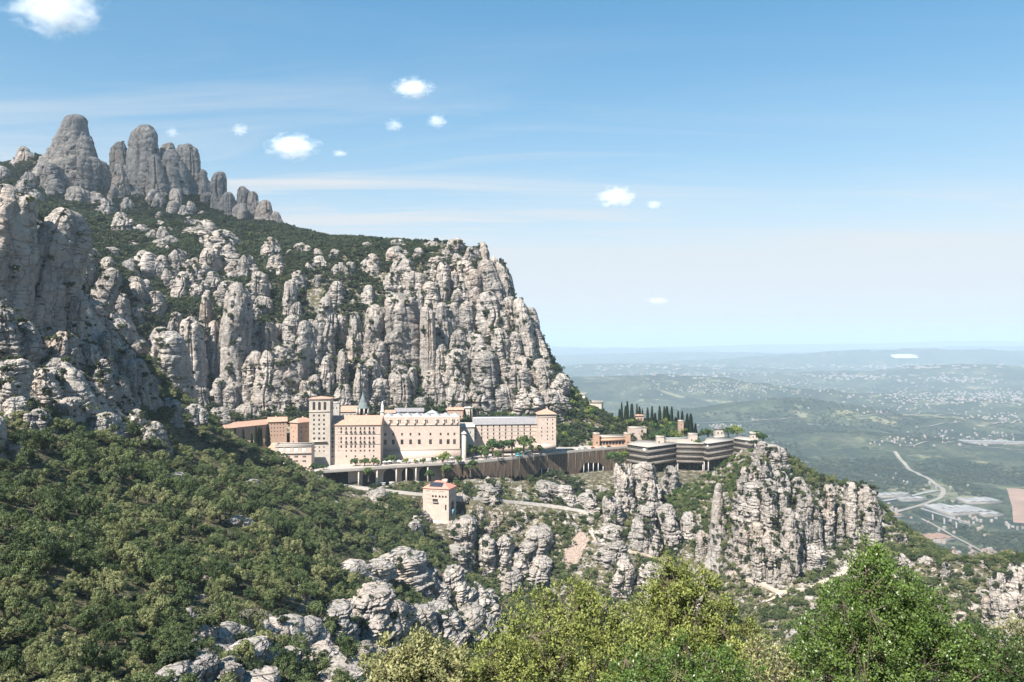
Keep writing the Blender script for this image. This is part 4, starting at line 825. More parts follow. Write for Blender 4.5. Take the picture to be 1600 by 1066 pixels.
a, b = lip_at(540) + (0, 9, -1.2), lip_at(690) + (0, 9, -1.2); u = (b - a); u[2] = 0; W = np.linalg.norm(u); u /= W; outn = np.array((u[1], -u[0], 0)); mb = MB(); base = a - (0, 0, 16); ops = []
for px in (572, 604, 633, 661): k = (px - 540) / 150 * W; ops.append((k, 8.5, 10.2, 12.5, True))
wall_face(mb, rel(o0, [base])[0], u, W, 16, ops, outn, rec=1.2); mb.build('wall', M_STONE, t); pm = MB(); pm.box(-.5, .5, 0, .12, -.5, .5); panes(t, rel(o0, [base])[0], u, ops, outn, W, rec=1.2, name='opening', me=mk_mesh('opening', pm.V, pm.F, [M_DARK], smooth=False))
for px in (560, 588.5, 619, 634.5, 649.5, 668): q = lip_at(px); mb = MB(); x, y, z = q - o0; mb.box(x - .5, x + .5, y + .6, y + 1.6, z - 18, z - 1.12); mb.build('column', M_TRIM, t)
for px, wd in ((597, 6.5), (611, 6.5)):
    q = lip_at(px) + (0, 4, 0); k = empty('kiosk', (q[0], q[1], -113.6)); tag(k, 'small white ticket kiosk under the promenade, ' + ('nearer the bell tower' if px < 600 else 'nearer the cable car station'), 'kiosk')
    k.location.z = H(q[0], q[1]) ; mb = MB(); mb.box(-1.8, 1.8, -1.2, 1.2, 0, 2.2); mb.build('body', M_METAL, k); mb = MB(); mb.box(-2.1, 2.1, -1.6, 1.5, 2.2, 2.5); mb.build('roof', M_WHITE, k)

# ------------------------------------------------------------------ lower road
def ribbon(path, half, dz=0.0):
    path = np.array(path); tg = np.gradient(path, axis=0); n = np.c_[-tg[:, 1], tg[:, 0], np.zeros(len(path))]; n /= np.linalg.norm(n, axis=1)[:, None]
    return path + n * half + (0, 0, dz), path - n * half + (0, 0, dz)
def smooth_path(p, n=8):
    p = np.array(p); q = np.interp(np.linspace(0, len(p) - 1, (len(p) - 1) * n + 1), np.arange(len(p)), p[:, 0]), np.interp(np.linspace(0, len(p) - 1, (len(p) - 1) * n + 1), np.arange(len(p)), p[:, 1]), np.interp(np.linspace(0, len(p) - 1, (len(p) - 1) * n + 1), np.arange(len(p)), p[:, 2])
    q = np.array(q).T
    for _ in range(10): q[1:-1] = (q[:-2] + 2 * q[1:-1] + q[2:]) / 4
    return q
rp = smooth_path(ROAD_LOW); lft, rgt = ribbon(rp, 3.6); mb = MB()
for i in range(len(rp) - 1): mb.quad([rgt[i], rgt[i + 1], lft[i + 1], lft[i]])
tag(mb.build('road', M_ROADM), 'narrow grey service road passing the cable car station', kind='structure'); KEEPOUT.append(np.vstack([lft[:, :2], rgt[::-1, :2]]))
t = empty('road_parapet', rp[10]); tag(t, 'long white parapet along the outer edge of the service road', 'parapet'); mb = MB(); o0 = rp[10]
for i in range(len(rp) - 1):
    a, b = rgt[i], rgt[i + 1]; k = (lft[i] - rgt[i]) / np.linalg.norm(lft[i] - rgt[i]) * .35; z = np.array((0, 0, 1.0)); lo = np.array((0, 0, 3.2))
    mb.quad(rel(o0, [a - lo, b - lo, b + z, a + z])); mb.quad(rel(o0, [a + z, b + z, b + z + k, a + z + k])); mb.quad(rel(o0, [b + k, a + k, a + z + k, b + z + k]))
mb.build('wall', M_CONC, t)

# ------------------------------------------------------------------ cable car station
def st_x(t, s, W, h, px0, yb):
    solar_row(t, 6, W * .22, W * .72, 0.9, h + 1.6, 3.6, 2.75); band(t, 'cornice', px0, px0 + W / s, 762.5, .8, px0, yb, s, .3)
    mb = MB(); mb.box(W * .38, W * .6, -1.1, -.003, (yb - 784) * s, (yb - 783) * s); mb.build('balcony', M_CONC, t)
    mb = MB(); mb.box(W * .64, W * .78, 8, 10, h + 3, h + 6.2); mb.build('chimney', M_STONE, roof_of(t))
    mb = MB(); mb.box(W + .1, W + 1.3, 4, 9.5, 3, 8); mb.build('gangway', flat_mat('teal_steel', (0.22, 0.36, 0.38), var=.1), t)
house('cable_car_station', 'square pink cable car station with red hip roof and six solar panels', 'building', 661, 704, 620, 763, 812, 15, M_STONE, -17,
      front=[(664 + 2.0 * i, 766.5, .9, 1.6) for i in (1, 2, 3, 4, 6.5, 7.5, 8.5, 9.5, 12, 13, 14, 15, 16)] + [(c, 774.5, 3.4, 3.6, True) for c in (677.5, 682.5, 688.8, 694, 699)] + [(681.5, 781, 9, 5)] + [(668 + 3 * i, y, .9, 1.3) for i in range(3) for y in (773, 779, 785)] + [(699, 791, 2.6, 9, True)],
      right=[(7.5, 9, 6.5, 9.5, True), (3, 18.2, 1.2, 1.8, True), (7.5, 18.2, 1.2, 1.8, True), (12, 18.2, 1.2, 1.8, True)], rise=4.6, roofm=flat_mat('red_tiles', (0.50, 0.20, 0.15), var=.15, scale=.8), over=.5, deep=8, extra=st_x)

# ------------------------------------------------------------------ self-service block and garden houses
def loggia_x(t, s, W, h, px0, yb): band(t, 'awning', 936, 977, 689.5, 3.2, px0, yb, s, 1.3, M_ORANGE); band(t, 'parapet', px0, px0 + W / s, 684, 1, px0, yb, s, .3)
house('shop_gallery', 'orange gallery with a row of dark bays between two end pavilions', 'building', 930, 984, 776, 684, 697, 10, M_ORANGE, 8, front=[(939 + 5.1 * i, 692.7, 4.0, 5.4) for i in range(8)] + [(932.6, 692, 1.8, 3), (981, 692, 1.8, 3)], roof='flat', roofm=M_TRIM, over=.1, deep=6, extra=loggia_x)
for px, q in ((929, 'nearer the monastery'), (977.5, 'nearer the terraced hotel')): house('end_pavilion', 'square orange end pavilion of the gallery, ' + q, 'pavilion', px, px + 8, 772.5 if px < 950 else 779, 679, 697, 7, M_ORANGE, 8, front=[(px + 4, 692, 2.2, 3.2)], roof='flat', roofm=M_TRIM, over=.2, deep=6)
house('upper_villa', 'white flat roofed villa high under the end of the cliff', 'house', 891, 914, 885, 617, 634, 10, M_WHITE, -10, front=[(896, 624, 2, 3), (902, 624, 2, 3), (908, 624, 2, 3)], roof='flat', roofm=M_TRIM, deep=8)
house('garden_house', 'pale stepped house among trees below the white villa', 'house', 905, 940, 872, 629, 645, 12, M_TRIM, -14, front=[(910, 636, 2, 3), (917, 636, 2, 3), (924, 636, 2, 3), (931, 636, 2, 3)], roof='flat', roofm=M_TRIM, deep=8)
house('cypress_pavilion', 'tiny tiled pavilion between the tall cypresses', 'pavilion', 994, 1006, 835, 650, 660, 6, M_PLASTER, 5, front=[(997.5, 655, 1.6, 3), (1002.5, 655, 1.6, 3)], rise=1.6, deep=5)
house('pink_terrace', 'blank pink retaining building above the orange gallery', 'building', 986, 1012, 806, 670, 694, 9, M_STONE, 14, front=[(992, 678, 1.2, 1.5)], roof='flat', roofm=M_TRIM, over=.1, deep=6)
house('brick_stump_tower', 'slim reddish tower standing alone before the last cypresses', 'tower', 1061.5, 1068.5, 800, 659, 682, 4.2, M_PLASTER, 10, front=[(1065, 664, 1.2, 2), (1065, 671, 1.2, 2)], roof='flat', roofm=M_TRIM, over=.15, deep=6)
# the terraced concrete hotel: stepped blocks with pale floor bands and dark ribbon windows
M_HROOF = flat_mat('hotel_roof', (0.30, 0.27, 0.24), var=.2, scale=.4); M_HBAND = flat_mat('hotel_concrete', (0.15, 0.132, 0.115), var=.25, scale=.4)
def slab_block(name, label, foot, ytop, ybot, dref, floors, lit=None):
    pts = [P(px, 690, d) for px, d in foot]; zt, zb = (533 - ytop) / FPX * dref, (533 - ybot) / FPX * dref; c0 = pts[0]; t = empty(name, (c0[0], c0[1], zb)); tag(t, label, 'building', 'blocks of the terraced concrete hotel')
    poly = [(p[0] - c0[0], p[1] - c0[1]) for p in pts]; cx = sum(p[0] for p in poly) / len(poly); cy_ = sum(p[1] for p in poly) / len(poly)
    grow = lambda k: [(x + (x - cx) / math.hypot(x - cx, y - cy_) * k, y + (y - cy_) / math.hypot(x - cx, y - cy_) * k) for x, y in poly]
    fh = (zt - zb) / floors
    mb = MB(); mb.prism(grow(-.9), 0, zt - zb - .02); mb.build('ribbon_glazing', M_GLASS, t)
    for i in range(floors):
        mb = MB(); mb.prism(grow(0), i * fh, i * fh + fh * .52); mb.build('floor_band', M_HBAND, t)
        for a, b in zip(poly, poly[1:] + poly[:1]):
            n_ = int(math.hypot(b[0] - a[0], b[1] - a[1]) / 1.6)
            m2 = MB()
            for j in range(1, n_): x, y = a[0] + (b[0] - a[0]) * j / n_, a[1] + (b[1] - a[1]) * j / n_; kx, ky = x - (x - cx) * .02, y - (y - cy_) * .02; m2.box(kx - .09, kx + .09, ky - .09, ky + .09, i * fh + fh * .52 + .004, (i + 1) * fh - .004)
            if m2.V and (a[1] + b[1]) / 2 < cy_: m2.build('mullion', M_HBAND, t)
    mb = MB(); mb.prism(grow(.15), zt - zb, zt - zb + .7); mb.build('roof', lit or M_HROOF, t)
    mb = MB()
    for (x, y) in grow(-1.6): mb.box(x - .4, x + .4, y - .4, y + .4, -14, -.004)
    mb.build('stilt', M_CONC, t); KEEPOUT.append(np.array([(p[0], p[1]) for p in pts])); return t
slab_block('hotel_block', 'hotel block with its corner pointing out over the pale crags', [(979, 764), (1012, 742), (1059, 768), (1040, 792), (1000, 795)], 699, 727, 745, 3)
slab_block('hotel_block', 'set-back middle block of the terraced hotel under a stepped roof', [(1057, 764), (1100, 758), (1104, 785), (1060, 790)], 694, 724, 760, 4)
slab_block('hotel_block', 'slanting hotel block above the green gully', [(1099, 752), (1106, 746), (1147, 772), (1140, 795), (1105, 790)], 692, 718, 755, 3)
slab_block('hotel_block', 'sunlit end block of the hotel beside the big crag', [(1146, 772), (1174, 752), (1184, 770), (1160, 795)], 688, 713, 760, 3)
for a in [('roof_pavilion', 'pink roof pavilion on the hotel nearest the orange gallery', 1027, 1038, 772, 684, 698, 6, M_STONE), ('roof_pavilion', 'pale glazed roof hall in the middle of the hotel', 1042, 1080, 778, 686, 697, 9, M_TRIM), ('roof_pavilion', 'tall pink stair head on the hotel roof', 1078, 1090, 772, 680, 696, 7, M_STONE)]:
    house(a[0], a[1], 'pavilion', *a[2:7], a[7], a[8], 4, front=[(a[2] + 3, (a[5] + a[6]) / 2, 2.2, 3)], roof='flat', roofm=M_METAL if 'hall' in a[1] else M_TRIM, over=.2, deep=3)
house('viewpoint_cafe', 'low cafe with dark flat roof on the far edge of the terrace', 'building', 1118, 1132, 800, 671, 682, 7, M_TRIM, 0, front=[(1122, 677, 2, 3), (1128, 677, 2, 3)], roof='flat', roofm=M_SLATE, deep=6)
house('end_lodge', 'small pale lodge under the trees where the terrace ends', 'building', 1174, 1186, 760, 678, 692, 6, M_TRIM, 0, front=[(1177, 683, 1.6, 3), (1182, 683, 1.6, 3)], roof='flat', roofm=M_TRIM, deep=6)
# footpaths in the ravine, draped on the ground
for lab, pts, hw in (('pale stepped path climbing below the hotel crags', [(922,828),(932,845),(955,856),(985,863),(1015,869),(1045,876)], 2.0), ('sandy footpath curving below the big crag', [(1168,905),(1195,912),(1218,926),(1245,922),(1275,917),(1302,906),(1318,893),(1330,880)], 2.2), ('short pale spur of path below the sandy footpath', [(1222,926),(1212,936),(1196,942)], 2.0)):
    q = []
    for px, py in pts:
        d = hit(px, py, 300); q.append(P(px, py, d or 500))
    q = smooth_path(q, 10); q[:, 2] = H(q[:, 0], q[:, 1]) + .35; a, b = ribbon(q, hw); mb = MB()
    for i in range(len(q) - 1): mb.quad([b[i], b[i + 1], a[i + 1], a[i]]); mb.quad([b[i] - (0, 0, 2.5), b[i + 1] - (0, 0, 2.5), b[i + 1], b[i]])
    tag(mb.build('path', M_PATH), lab, kind='structure'); a2, b2 = ribbon(q, hw + 1.2); KEEPOUT.append(np.vstack([a2[:, :2], b2[::-1, :2]]))
KEEPOUT.append(np.array([tuple(q[:2] + np.array([0, -14])) for q in LIP] + [tuple(q[:2]) for q in LIP[::-1]])); KEEPOUT.append(HOTEL); KEEPOUT.append(STATION); rl, rr2 = ribbon(rp, 14); KEEPOUT.append(np.vstack([lft[:, :2], rr2[::-1, :2]]))
KEEPOUT.append(np.array([P(660, 800, 610)[:2], P(720, 800, 610)[:2], P(725, 800, 640)[:2], P(655, 800, 640)[:2]]))

# bare earth slip below the service road
sp_ = [(908,830),(917,833),(922,844),(912,860),(906,876),(897,892),(884,895),(877,880),(880,862),(893,846)]
q = np.array([P(a, b, hit(a, b, 400) or 600) for a, b in sp_]); cen = q.mean(0); mb = MB(); rings = [cen + (q - cen) * k for k in (0, .2, .4, .6, .8, 1.0)]
for k in range(1, len(rings)): rings[k][:, :2] += 1.2 * fbm(rings[k] / 6, 2, 5)[:, None]
for k in range(len(rings)): rings[k] = np.c_[rings[k][:, :2], H(rings[k][:, 0], rings[k][:, 1]) + .45 - .4 * (k == 5)]
for A, B2 in zip(rings[:-1], rings[1:]):
    for i in range(len(q)): j = (i + 1) % len(q); mb.quad([B2[i], B2[j], A[j], A[i]])
tag(mb.build('scree_slope', flat_mat('pink_scree', (0.24, 0.185, 0.15), var=.55, scale=.8, bump=.8), smooth=True), 'bare pinkish earth slip below the service road', kind='structure'); KEEPOUT.append(q[:, :2])
# ------------------------------------------------------------------ wild vegetation
def plant_zone(x0, x1, y0, y1, s, keep, rmin, rmax, pad=0.6, frame=(-140, 1740)):
    x, y = jgrid(x0, x1, y0, y1, s); z = H(x, y); px, py = proj(x, np.maximum(y, 1), z)
    ok = (px > frame[0]) & (px < frame[1]) & (py < 1180) & (py > 120) & keep(x, y, px, py)
    for poly in KEEPOUT: ok &= ~inpoly(x, y, poly)
    x, y, z = x[ok], y[ok], z[ok]; c = clear_of_rocks(x, y, pad); x, y, z = x[c], y[c], z[c]
    r = rng.uniform(rmin, rmax, len(x)) * (0.85 + 0.3 * rng.random(len(x)))
    return x, y, z, r
def gapnoise(x, y, sc_, seed): return vnoise(np.c_[x / sc_, y / sc_, np.zeros(len(x))], seed)
# wood on the near hillside
reg = region_of
def wood_keep(x, y, px, py):
    gn = gapnoise(x, y, 22, 5) + 0.5 * gapnoise(x, y, 8, 6)
    k = (reg(x, y) == 0) & (y > 60) & (py > 560) & (gn > -0.75)
    cliff = (px < 235) & (py < 650); k &= ~cliff | (gn > 0.55)
    low = (px > 280) & (py > 950); k &= ~low | (gn > -0.1)
    return k
bands = [plant_zone(-330, 40, 60, 175, 4.6, wood_keep, 1.3, 3.0, pad=-0.5), plant_zone(-330, 40, 175, 320, 6.6, wood_keep, 2.0, 4.4, pad=-0.5), plant_zone(-330, 40, 320, 690, 8.6, wood_keep, 2.6, 5.6, pad=-0.5)]
wx, wy, wz, wr = [np.concatenate(q) for q in zip(*bands)]
px_, py_ = proj(wx, wy, wz)
size = wr / wy * np.where((px_ > -5) & (px_ < 620) & (py_ < 1085), 1, 0)
order = np.argsort(-size); pick = order[:300]; rest = np.setdiff1d(np.arange(len(wx)), pick)
def oak_label(px, py):
    where = 'by the picture edge' if px < 110 else 'near the picture edge' if px < 220 else 'in the wood centre' if px < 330 else 'near the ravine outcrops' if px < 450 else 'on the ravine side'
    high = 'low' if py > 985 else 'half low' if py > 900 else 'half way up' if py > 800 else 'high'
    return 'rounded olive green holm oak ' + high + ' on the wooded slope ' + where, 'oaks ' + high + ' on the wooded slope ' + where
for n_, i in enumerate(pick):
    t = empty('holm_oak', (wx[i], wy[i], wz[i]), rng.uniform(0, 6.28)); s = wr[i]
    t.scale = (s, s * rng.uniform(.9, 1.1), s * rng.uniform(1.0, 1.4)); lb, gr = oak_label(px_[i], py_[i]); tag(t, lb, 'tree', gr)
    obj('crown', OAKS[n_ % len(OAKS)], t, (0, 0, 0.34)); obj('trunk', OAK_T[n_ % 3], t, (0, 0, 0.34))
def svec(r, n=None): return np.c_[r, r * rng.uniform(.85, 1.15, len(r)), r * rng.uniform(.75, 1.15, len(r))]
def rvec(n): return np.c_[rng.normal(0, .08, n), rng.normal(0, .08, n), rng.uniform(0, 6.28, n)]
scatter_stuff('woodland', OAKS, np.c_[wx, wy, wz + 0.34 * wr][rest], svec(wr[rest]), rvec(len(rest)), 'dense holm oak wood covering the near slope')
# scrub in the ravine and on the crags
def scrub_keep(x, y, px, py):
    gn = gapnoise(x, y, 26, 15) + 0.6 * gapnoise(x, y, 9, 16)
    k = (reg(x, y) == 1) & (y > 130) & (gn > -0.5)
    k |= (reg(x, y) == 1) & (y > 130) & (px > 780) & (px < 1000) & (py > 830) & (gn > -0.6)
    k |= (reg(x, y) == 1) & (px > 1380) & (gn > -0.55)
    return k
sx, sy, sz, sr = plant_zone(-140, 420, 130, 745, 3.3, scrub_keep, 1.2, 3.4, pad=-1.2)
scatter_stuff('ravine_scrub', OAKS, np.c_[sx, sy, sz + 0.25 * sr], svec(sr), rvec(len(sr)), 'evergreen scrub filling the ravine between pale rocks')
# small shrubs everywhere on bare ground nearby
def tuft_keep(x, y, px, py): return (y > 110) & (reg(x, y) < 2) & (gapnoise(x, y, 14, 25) > -0.25)
tx, ty, tz, tr = plant_zone(-330, 420, 110, 720, 3.0, tuft_keep, 0.45, 1.5, pad=-0.3)
scatter_stuff('low_shrubs', SHRUBS, np.c_[tx, ty, tz + 0.1 * tr], svec(tr), rvec(len(tr)), 'low shrubs and tufts dotted over the rocky ground')
# trees on the mountain wall, its ledges and the wooded crest
def mt_keep(x, y, px, py):
    gn = gapnoise(x, y, 40, 35) + 0.6 * gapnoise(x, y, 13, 36)
    k = (reg(x, y) == 2) & (gn > -0.5) & (y < 1010)
    k &= (px < 905) | (py < 690)
    return k | ((reg(x, y) == 2) & (y >= 1010) & (gn > -1.0) & (y < 1560))
b1_ = plant_zone(-900, 330, 640, 1010, 4.6, mt_keep, 2.6, 5.2, pad=-3.0); b2_ = plant_zone(-900, 330, 1010, 1560, 6.0, mt_keep, 2.4, 5.6, pad=-2.0)
mx_, my_, mz_, mr_ = [np.concatenate(q) for q in zip(b1_, b2_)]
scatter_stuff('mountain_woods', SHRUBS, np.c_[mx_, my_, mz_ + 0.5 * mr_], svec(mr_), rvec(len(mr_)), 'dark evergreen trees covering ledges and gullies of the rock wall')
# bushes rooted on the ledges and tops of the rock pillars
lp, ls = [], []
for o in [o for o in bpy.data.objects if o.name.startswith(('rock_pillar', 'rock_pinnacle'))]:
    me = o.data; mw = o.matrix_basis; gv, lv = GROOVE[me.name]; far = o.location.y > 1200; area = o.scale[0] * o.scale[2]
    n_ = int(np.clip(area / (19 if o.location.y > 600 else 5.5), 5, 80) * (0.1 if far else 1.0))
    for k in range(n_):
        src = gv if (rng.random() < .75 and len(gv)) else lv
        if not len(src): continue
        pw = mw @ me.vertices[int(rng.choice(src))].co
        if pw.y > o.location.y + o.scale[1] * .55: continue
        sz = float(np.clip(rng.lognormal(.75, .45), .8, 4.4)) * (1.0 if pw.y > 600 else .68); ax_ = Vector((pw.x - o.location.x, pw.y - o.location.y, 0)); ax_.normalize()
        pw = pw + ax_ * (sz * .45) + Vector((0, 0, sz * .15)); lp.append(pw[:]); ls.append(sz)
lp = np.array(lp); ls = np.array(ls)
scatter_stuff('ledge_bushes', SHRUBS, lp, svec(ls), rvec(len(ls)), 'small dark bushes rooted in cracks and ledges of the rocks')
print('PLANTS', len(wx), len(sx), len(tx), len(mx_), len(lp), 'ROCKS', len(ROCKS))
# ------------------------------------------------------------------ the plain far below
PLAIN = -620.0
HILLS = [  # px, distance, height, across (m), along (m)
 (1130, 5800, 85, 900, 500), (1250, 6000, 90, 800, 500), (1400, 6000, 70, 1000, 600), (1180, 4700, 40, 700, 500), (1330, 4800, 45, 700, 600), (1480, 4300, 40, 700, 500), (1230, 3700, 50, 450, 350), (1520, 3500, 30, 350, 250),
 (1000, 8500, 150, 1600, 700), (930, 9500, 170, 1500, 700), (1120, 9000, 110, 900, 600), (1300, 8200, 70, 700, 400), (1560, 7600, 60, 900, 500), (1450, 12500, 160, 1500, 900), (1580, 12000, 150, 1300, 900), (1200, 13000, 90, 2000, 900),
 (980, 16000, 160, 3000, 1200), (1300, 20000, 260, 4000, 1800), (1550, 20000, 300, 3500, 1800), (1100, 26000, 260, 6000, 2500), (1480, 30000, 380, 6000, 2500), (950, 34000, 330, 6000, 2500), (1250, 42000, 420, 9000, 3000), (1560, 44000, 560, 7000, 3000), (700, 40000, 400, 9000, 3000), (300, 40000, 400, 9000, 3000), (1900, 30000, 400, 6000, 3000)]
def plain_h(x, y):
    x = np.asarray(x, float); y = np.asarray(y, float); z = np.full(x.shape, PLAIN)
    for px, d, h, a, b in HILLS:
        cx = (px - 800) / FPX * d; z = z + h * np.exp(-((x - cx) / a) ** 2 - ((y - d) / b) ** 2)
    rr = np.hypot(x, y); q = np.c_[x.ravel() / 900, y.ravel() / 900, np.zeros(x.size)]
    return z + ((1 - 2 * np.abs(fbm(q, 5, 61))).reshape(x.shape)) * 30 * np.clip((rr - 2600) / 2500, 0.15, 1)
ang = np.r_[np.linspace(-180, -40, 30)[:-1], np.linspace(-40, 2, 60)[:-1], np.linspace(2, 36, 420), np.linspace(36, 180, 40)[1:-1]]
rad = np.geomspace(900, 75000, 330); AA, RR_ = np.meshgrid(np.radians(ang), rad)
VX, VY = RR_ * np.sin(AA), RR_ * np.cos(AA); VZ = plain_h(VX, VY)
na, nr = len(ang), len(rad); ii = np.arange(na * nr).reshape(nr, na); nx_ = np.roll(ii, -1, 1)
QF = np.stack([ii[:-1], nx_[:-1], nx_[1:], ii[1:]], -1).reshape(-1, 4)[:, ::-1]
def make_plain():
    m, nt, b = new_mat('valley_ground'); g = N(nt, 'ShaderNodeNewGeometry'); pos = g.outputs['Position']
    wood = noise(nt, pos, 0.0022, 7, 0.68, 0.6); tree = noise(nt, pos, 0.035, 4, 0.85)
    vor = N(nt, 'ShaderNodeTexVoronoi', ins={'Scale': 0.009, 'Randomness': 0.9}); nt.links.new(pos, vor.inputs['Vector'])
    fld = ramp(nt, vor, 'Color', [(0.1, (0.08, 0.10, 0.04)), (0.4, (0.19, 0.17, 0.10)), (0.65, (0.07, 0.095, 0.04)), (0.9, (0.24, 0.21, 0.15))]).outputs[0]
    wd = ramp(nt, tree, 0, [(0.36, (0.010, 0.018, 0.012)), (0.5, (0.032, 0.046, 0.026)), (0.64, (0.11, 0.11, 0.065))]).outputs[0]
    pat = noise(nt, pos, 0.008, 4, 0.7); wd = mixc(nt, mrange(nt, pat.outputs[0], 0.45, 0.68, 0.0, 0.75), wd, (0.095, 0.10, 0.06)); pat2 = noise(nt, pos, 0.003, 4, 0.65); wd = mixc(nt, mrange(nt, pat2.outputs[0], 0.42, 0.6, 0.75, 0.0), wd, (0.012, 0.022, 0.016))
    c = mixc(nt, mrange(nt, wood.outputs[0], 0.57, 0.62, 0.0, 0.9), wd, fld)
    bare = noise(nt, pos, 0.006, 4, 0.65)
    c = mixc(nt, mrange(nt, bare.outputs[0], 0.64, 0.72, 0.0, 0.6), c, (0.38, 0.32, 0.25))
    nt.links.new(c, b.inputs['Base Color']); b.inputs['Roughness'].default_value = 1.0; b.inputs['Specular IOR Level'].default_value = 0.05
    bp = N(nt, 'ShaderNodeBump', ins={'Strength': 0.7, 'Distance': 9.0}); L(nt, tree, 0, bp, 'Height'); L(nt, bp, 0, b, 'Normal')
    return m
tag(obj('valley_plain', mk_mesh('valley_plain', np.c_[VX.ravel(), VY.ravel(), VZ.ravel()], QF, [make_plain()])), 'hazy wooded plain with low hills stretching to the horizon', kind='structure')
def phit(px, py):                     # where the line of sight of a photo pixel meets the plain
    d = np.geomspace(1500, 60000, 4000); x = (px - 800) / FPX * d; z = (533 - py) / FPX * d
    k = np.nonzero(plain_h(x, d) >= z)[0]; i = k[0] if len(k) else len(d) - 1
    return float(x[i]), float(d[i])

# ------------------------------------------------------------------ the air
hz = bpy.data.materials.new('haze_air'); hz.use_nodes = True; nt = hz.node_tree; nt.nodes.clear()
o_ = N(nt, 'ShaderNodeOutputMaterial'); pv = N(nt, 'ShaderNodeVolumePrincipled', ins={'Color': (0.60, 0.74, 0.87, 1), 'Density': 5.6e-5, 'Anisotropy': 0.0}); L(nt, pv, 0, o_, 'Volume')
b_ = 82000.0; z0, z1 = -760.0, 470.0
hv = [(x, y, z) for z in (z0, z1) for x, y in ((-b_, -b_), (b_, -b_), (b_, b_), (-b_, b_))]
hme = mk_mesh('haze', hv, [(3, 2, 1, 0), (4, 5, 6, 7), (0, 1, 5, 4), (1, 2, 6, 5), (2, 3, 7, 6), (3, 0, 4, 7)], [hz], smooth=False)
tag(obj('haze', hme), 'thin blue summer haze over the plain', kind='stuff')

# ------------------------------------------------------------------ planted trees round the monastery
M_GARDEN = leaf_mat('garden_leaves', (0.035, 0.075, 0.02), (0.06, 0.105, 0.028), (0.12, 0.15, 0.035))
M_LIME = leaf_mat('lime_leaves', (0.16, 0.20, 0.035), (0.19, 0.23, 0.04), (0.22, 0.25, 0.05))
M_CYP = leaf_mat('cypress_leaves', (0.018, 0.034, 0.016), (0.024, 0.042, 0.018), (0.032, 0.05, 0.02))
GARD = [crown_mesh('garden_crown', 400 + i, M_GARDEN, 1600, 0.075, lobes=5, nsub=36) for i in range(4)]
LIMES = [crown_mesh('lime_crown', 410 + i, M_LIME, 1600, 0.075, lobes=5, nsub=36) for i in range(2)]
def cypress_mesh(seed):
    g = np.random.default_rng(seed); n = 1500; t = g.random(n) ** 0.8; a = g.uniform(0, 6.2832, n); r = np.minimum(1, t * 9 + .35) * (1 - t) ** 0.55 * (0.75 + .25 * g.random(n)) * (1 + .12 * np.sin(3 * a + 8 * t))
    p = np.c_[r * np.cos(a), r * np.sin(a), t]; s = g.uniform(.6, 1.3, n)[:, None]; d = np.c_[np.cos(a) * .35, np.sin(a) * .35, np.full(n, .10)]; e = np.c_[-np.sin(a), np.cos(a), g.normal(0, .02, n)] * .17
    V = np.stack([p - d * .3 * s, p + e * s, p + d * .6 * s, p - e * s], 1).reshape(-1, 3)
    me = mk_mesh('cypress_crown', V, np.arange(4 * n).reshape(n, 4), [M_CYP], smooth=False); at = me.attributes.new('tone', 'FLOAT', 'FACE'); at.data.foreach_set('value', np.clip(g.normal(.45, .22, n), 0, 1).astype(np.float32)); return me
CYPS = [cypress_mesh(430 + i) for i in range(4)]
_tk = MB(); ngon(_tk, .12, -.08, .12, .08, 6); CTRUNK = mk_mesh('cypress_trunk', _tk.V, _tk.F, [M_BARK])
def ground_d(px, py, dmin): return hit(px, py, dmin)
def cypress(px, yt, yb, d, wpx, label, group):
    s = d / FPX; b = P(px, yb, d); gz = H(b[0], b[1]); b[2] = min(b[2], gz + 1.0) if gz > b[2] - 12 else b[2]; h = (533 - yt) * s - b[2]
    t = empty('cypress_tree', b, rng.uniform(0, 6)); tag(t, label, 'tree', group); t.scale = (wpx * s / 2, wpx * s / 2, h)
    obj('crown', CYPS[int(rng.integers(0, 4))], t); obj('trunk', CTRUNK, t)
for px, yt, yb, w_ in [(q[0] + rng.uniform(-1.5, 1.5), q[1] + rng.uniform(1, 9), q[2], q[3] * rng.uniform(.8, 1.25)) for q in [(967,634,662,6),(971,628,662,6),(976,633,664,6),(981,627,664,6),(986,626,664,6),(989.5,628,664,6),(994.5,627,656,6),(1000,630,658,5.5),(1005,638,660,5.5),(1011,636,666,7),(1017.5,630,666,7.5),(1024,640,668,7),(1030.5,630,668,6.5),(1037,634,668,7),(1041.5,629,668,7.5),(1046,642,670,7),(1051,635,670,7),(1056,645,672,7),(1060,642,672,7),(1066.5,636,672,7),(1073,645,676,8),(1079,646,678,9),(1088,655,680,8),(1012,650,672,8),(1034,648,676,9),(998,648,668,8)]]:
    cypress(px, yt, yb + 4, 838 if px < 1060 else 815, w_, 'tall dark cypress in the close grove on the garden hill' if px < 1062 else 'dark cypress at the outer end of the garden grove', 'cypresses of the garden grove')
for px, yt, yb, w_, d, lab in [(380,672,700,6.5,640,'cypress standing alone before the middle of the long low building'), (393.5,678,700,5,642,'slim cypress just beside the thicket of three'), (400,667,698,6.5,650,'first of three close cypresses before the long low building'), (404.5,668,698,6.5,652,'second of three close cypresses before the long low building'), (408,670,698,6,654,'third of three close cypresses before the long low building'), (418.5,664,698,9,668,'broad cypress where the long low building meets the taller ochre block'), (367,671,696,7,645,'shorter cypress over the wood before the long low building'), (352,676,697,7,640,'stubby cypress at the near end of the long low building'),
     (735.5,640,672,5,745,'slim cypress rising behind the basilica turret'), (748,646,664,5,775,'cypress above the slate roof of the hostel wing'), (731,650,668,4,742,'short cypress by the link building'), (888,612,642,8,868,'cypress beside the white villa'), (879,614,640,7,862,'cypress under the cliff end next to the white villa')]:
    cypress(px, yt, yb, d, w_, lab, None)
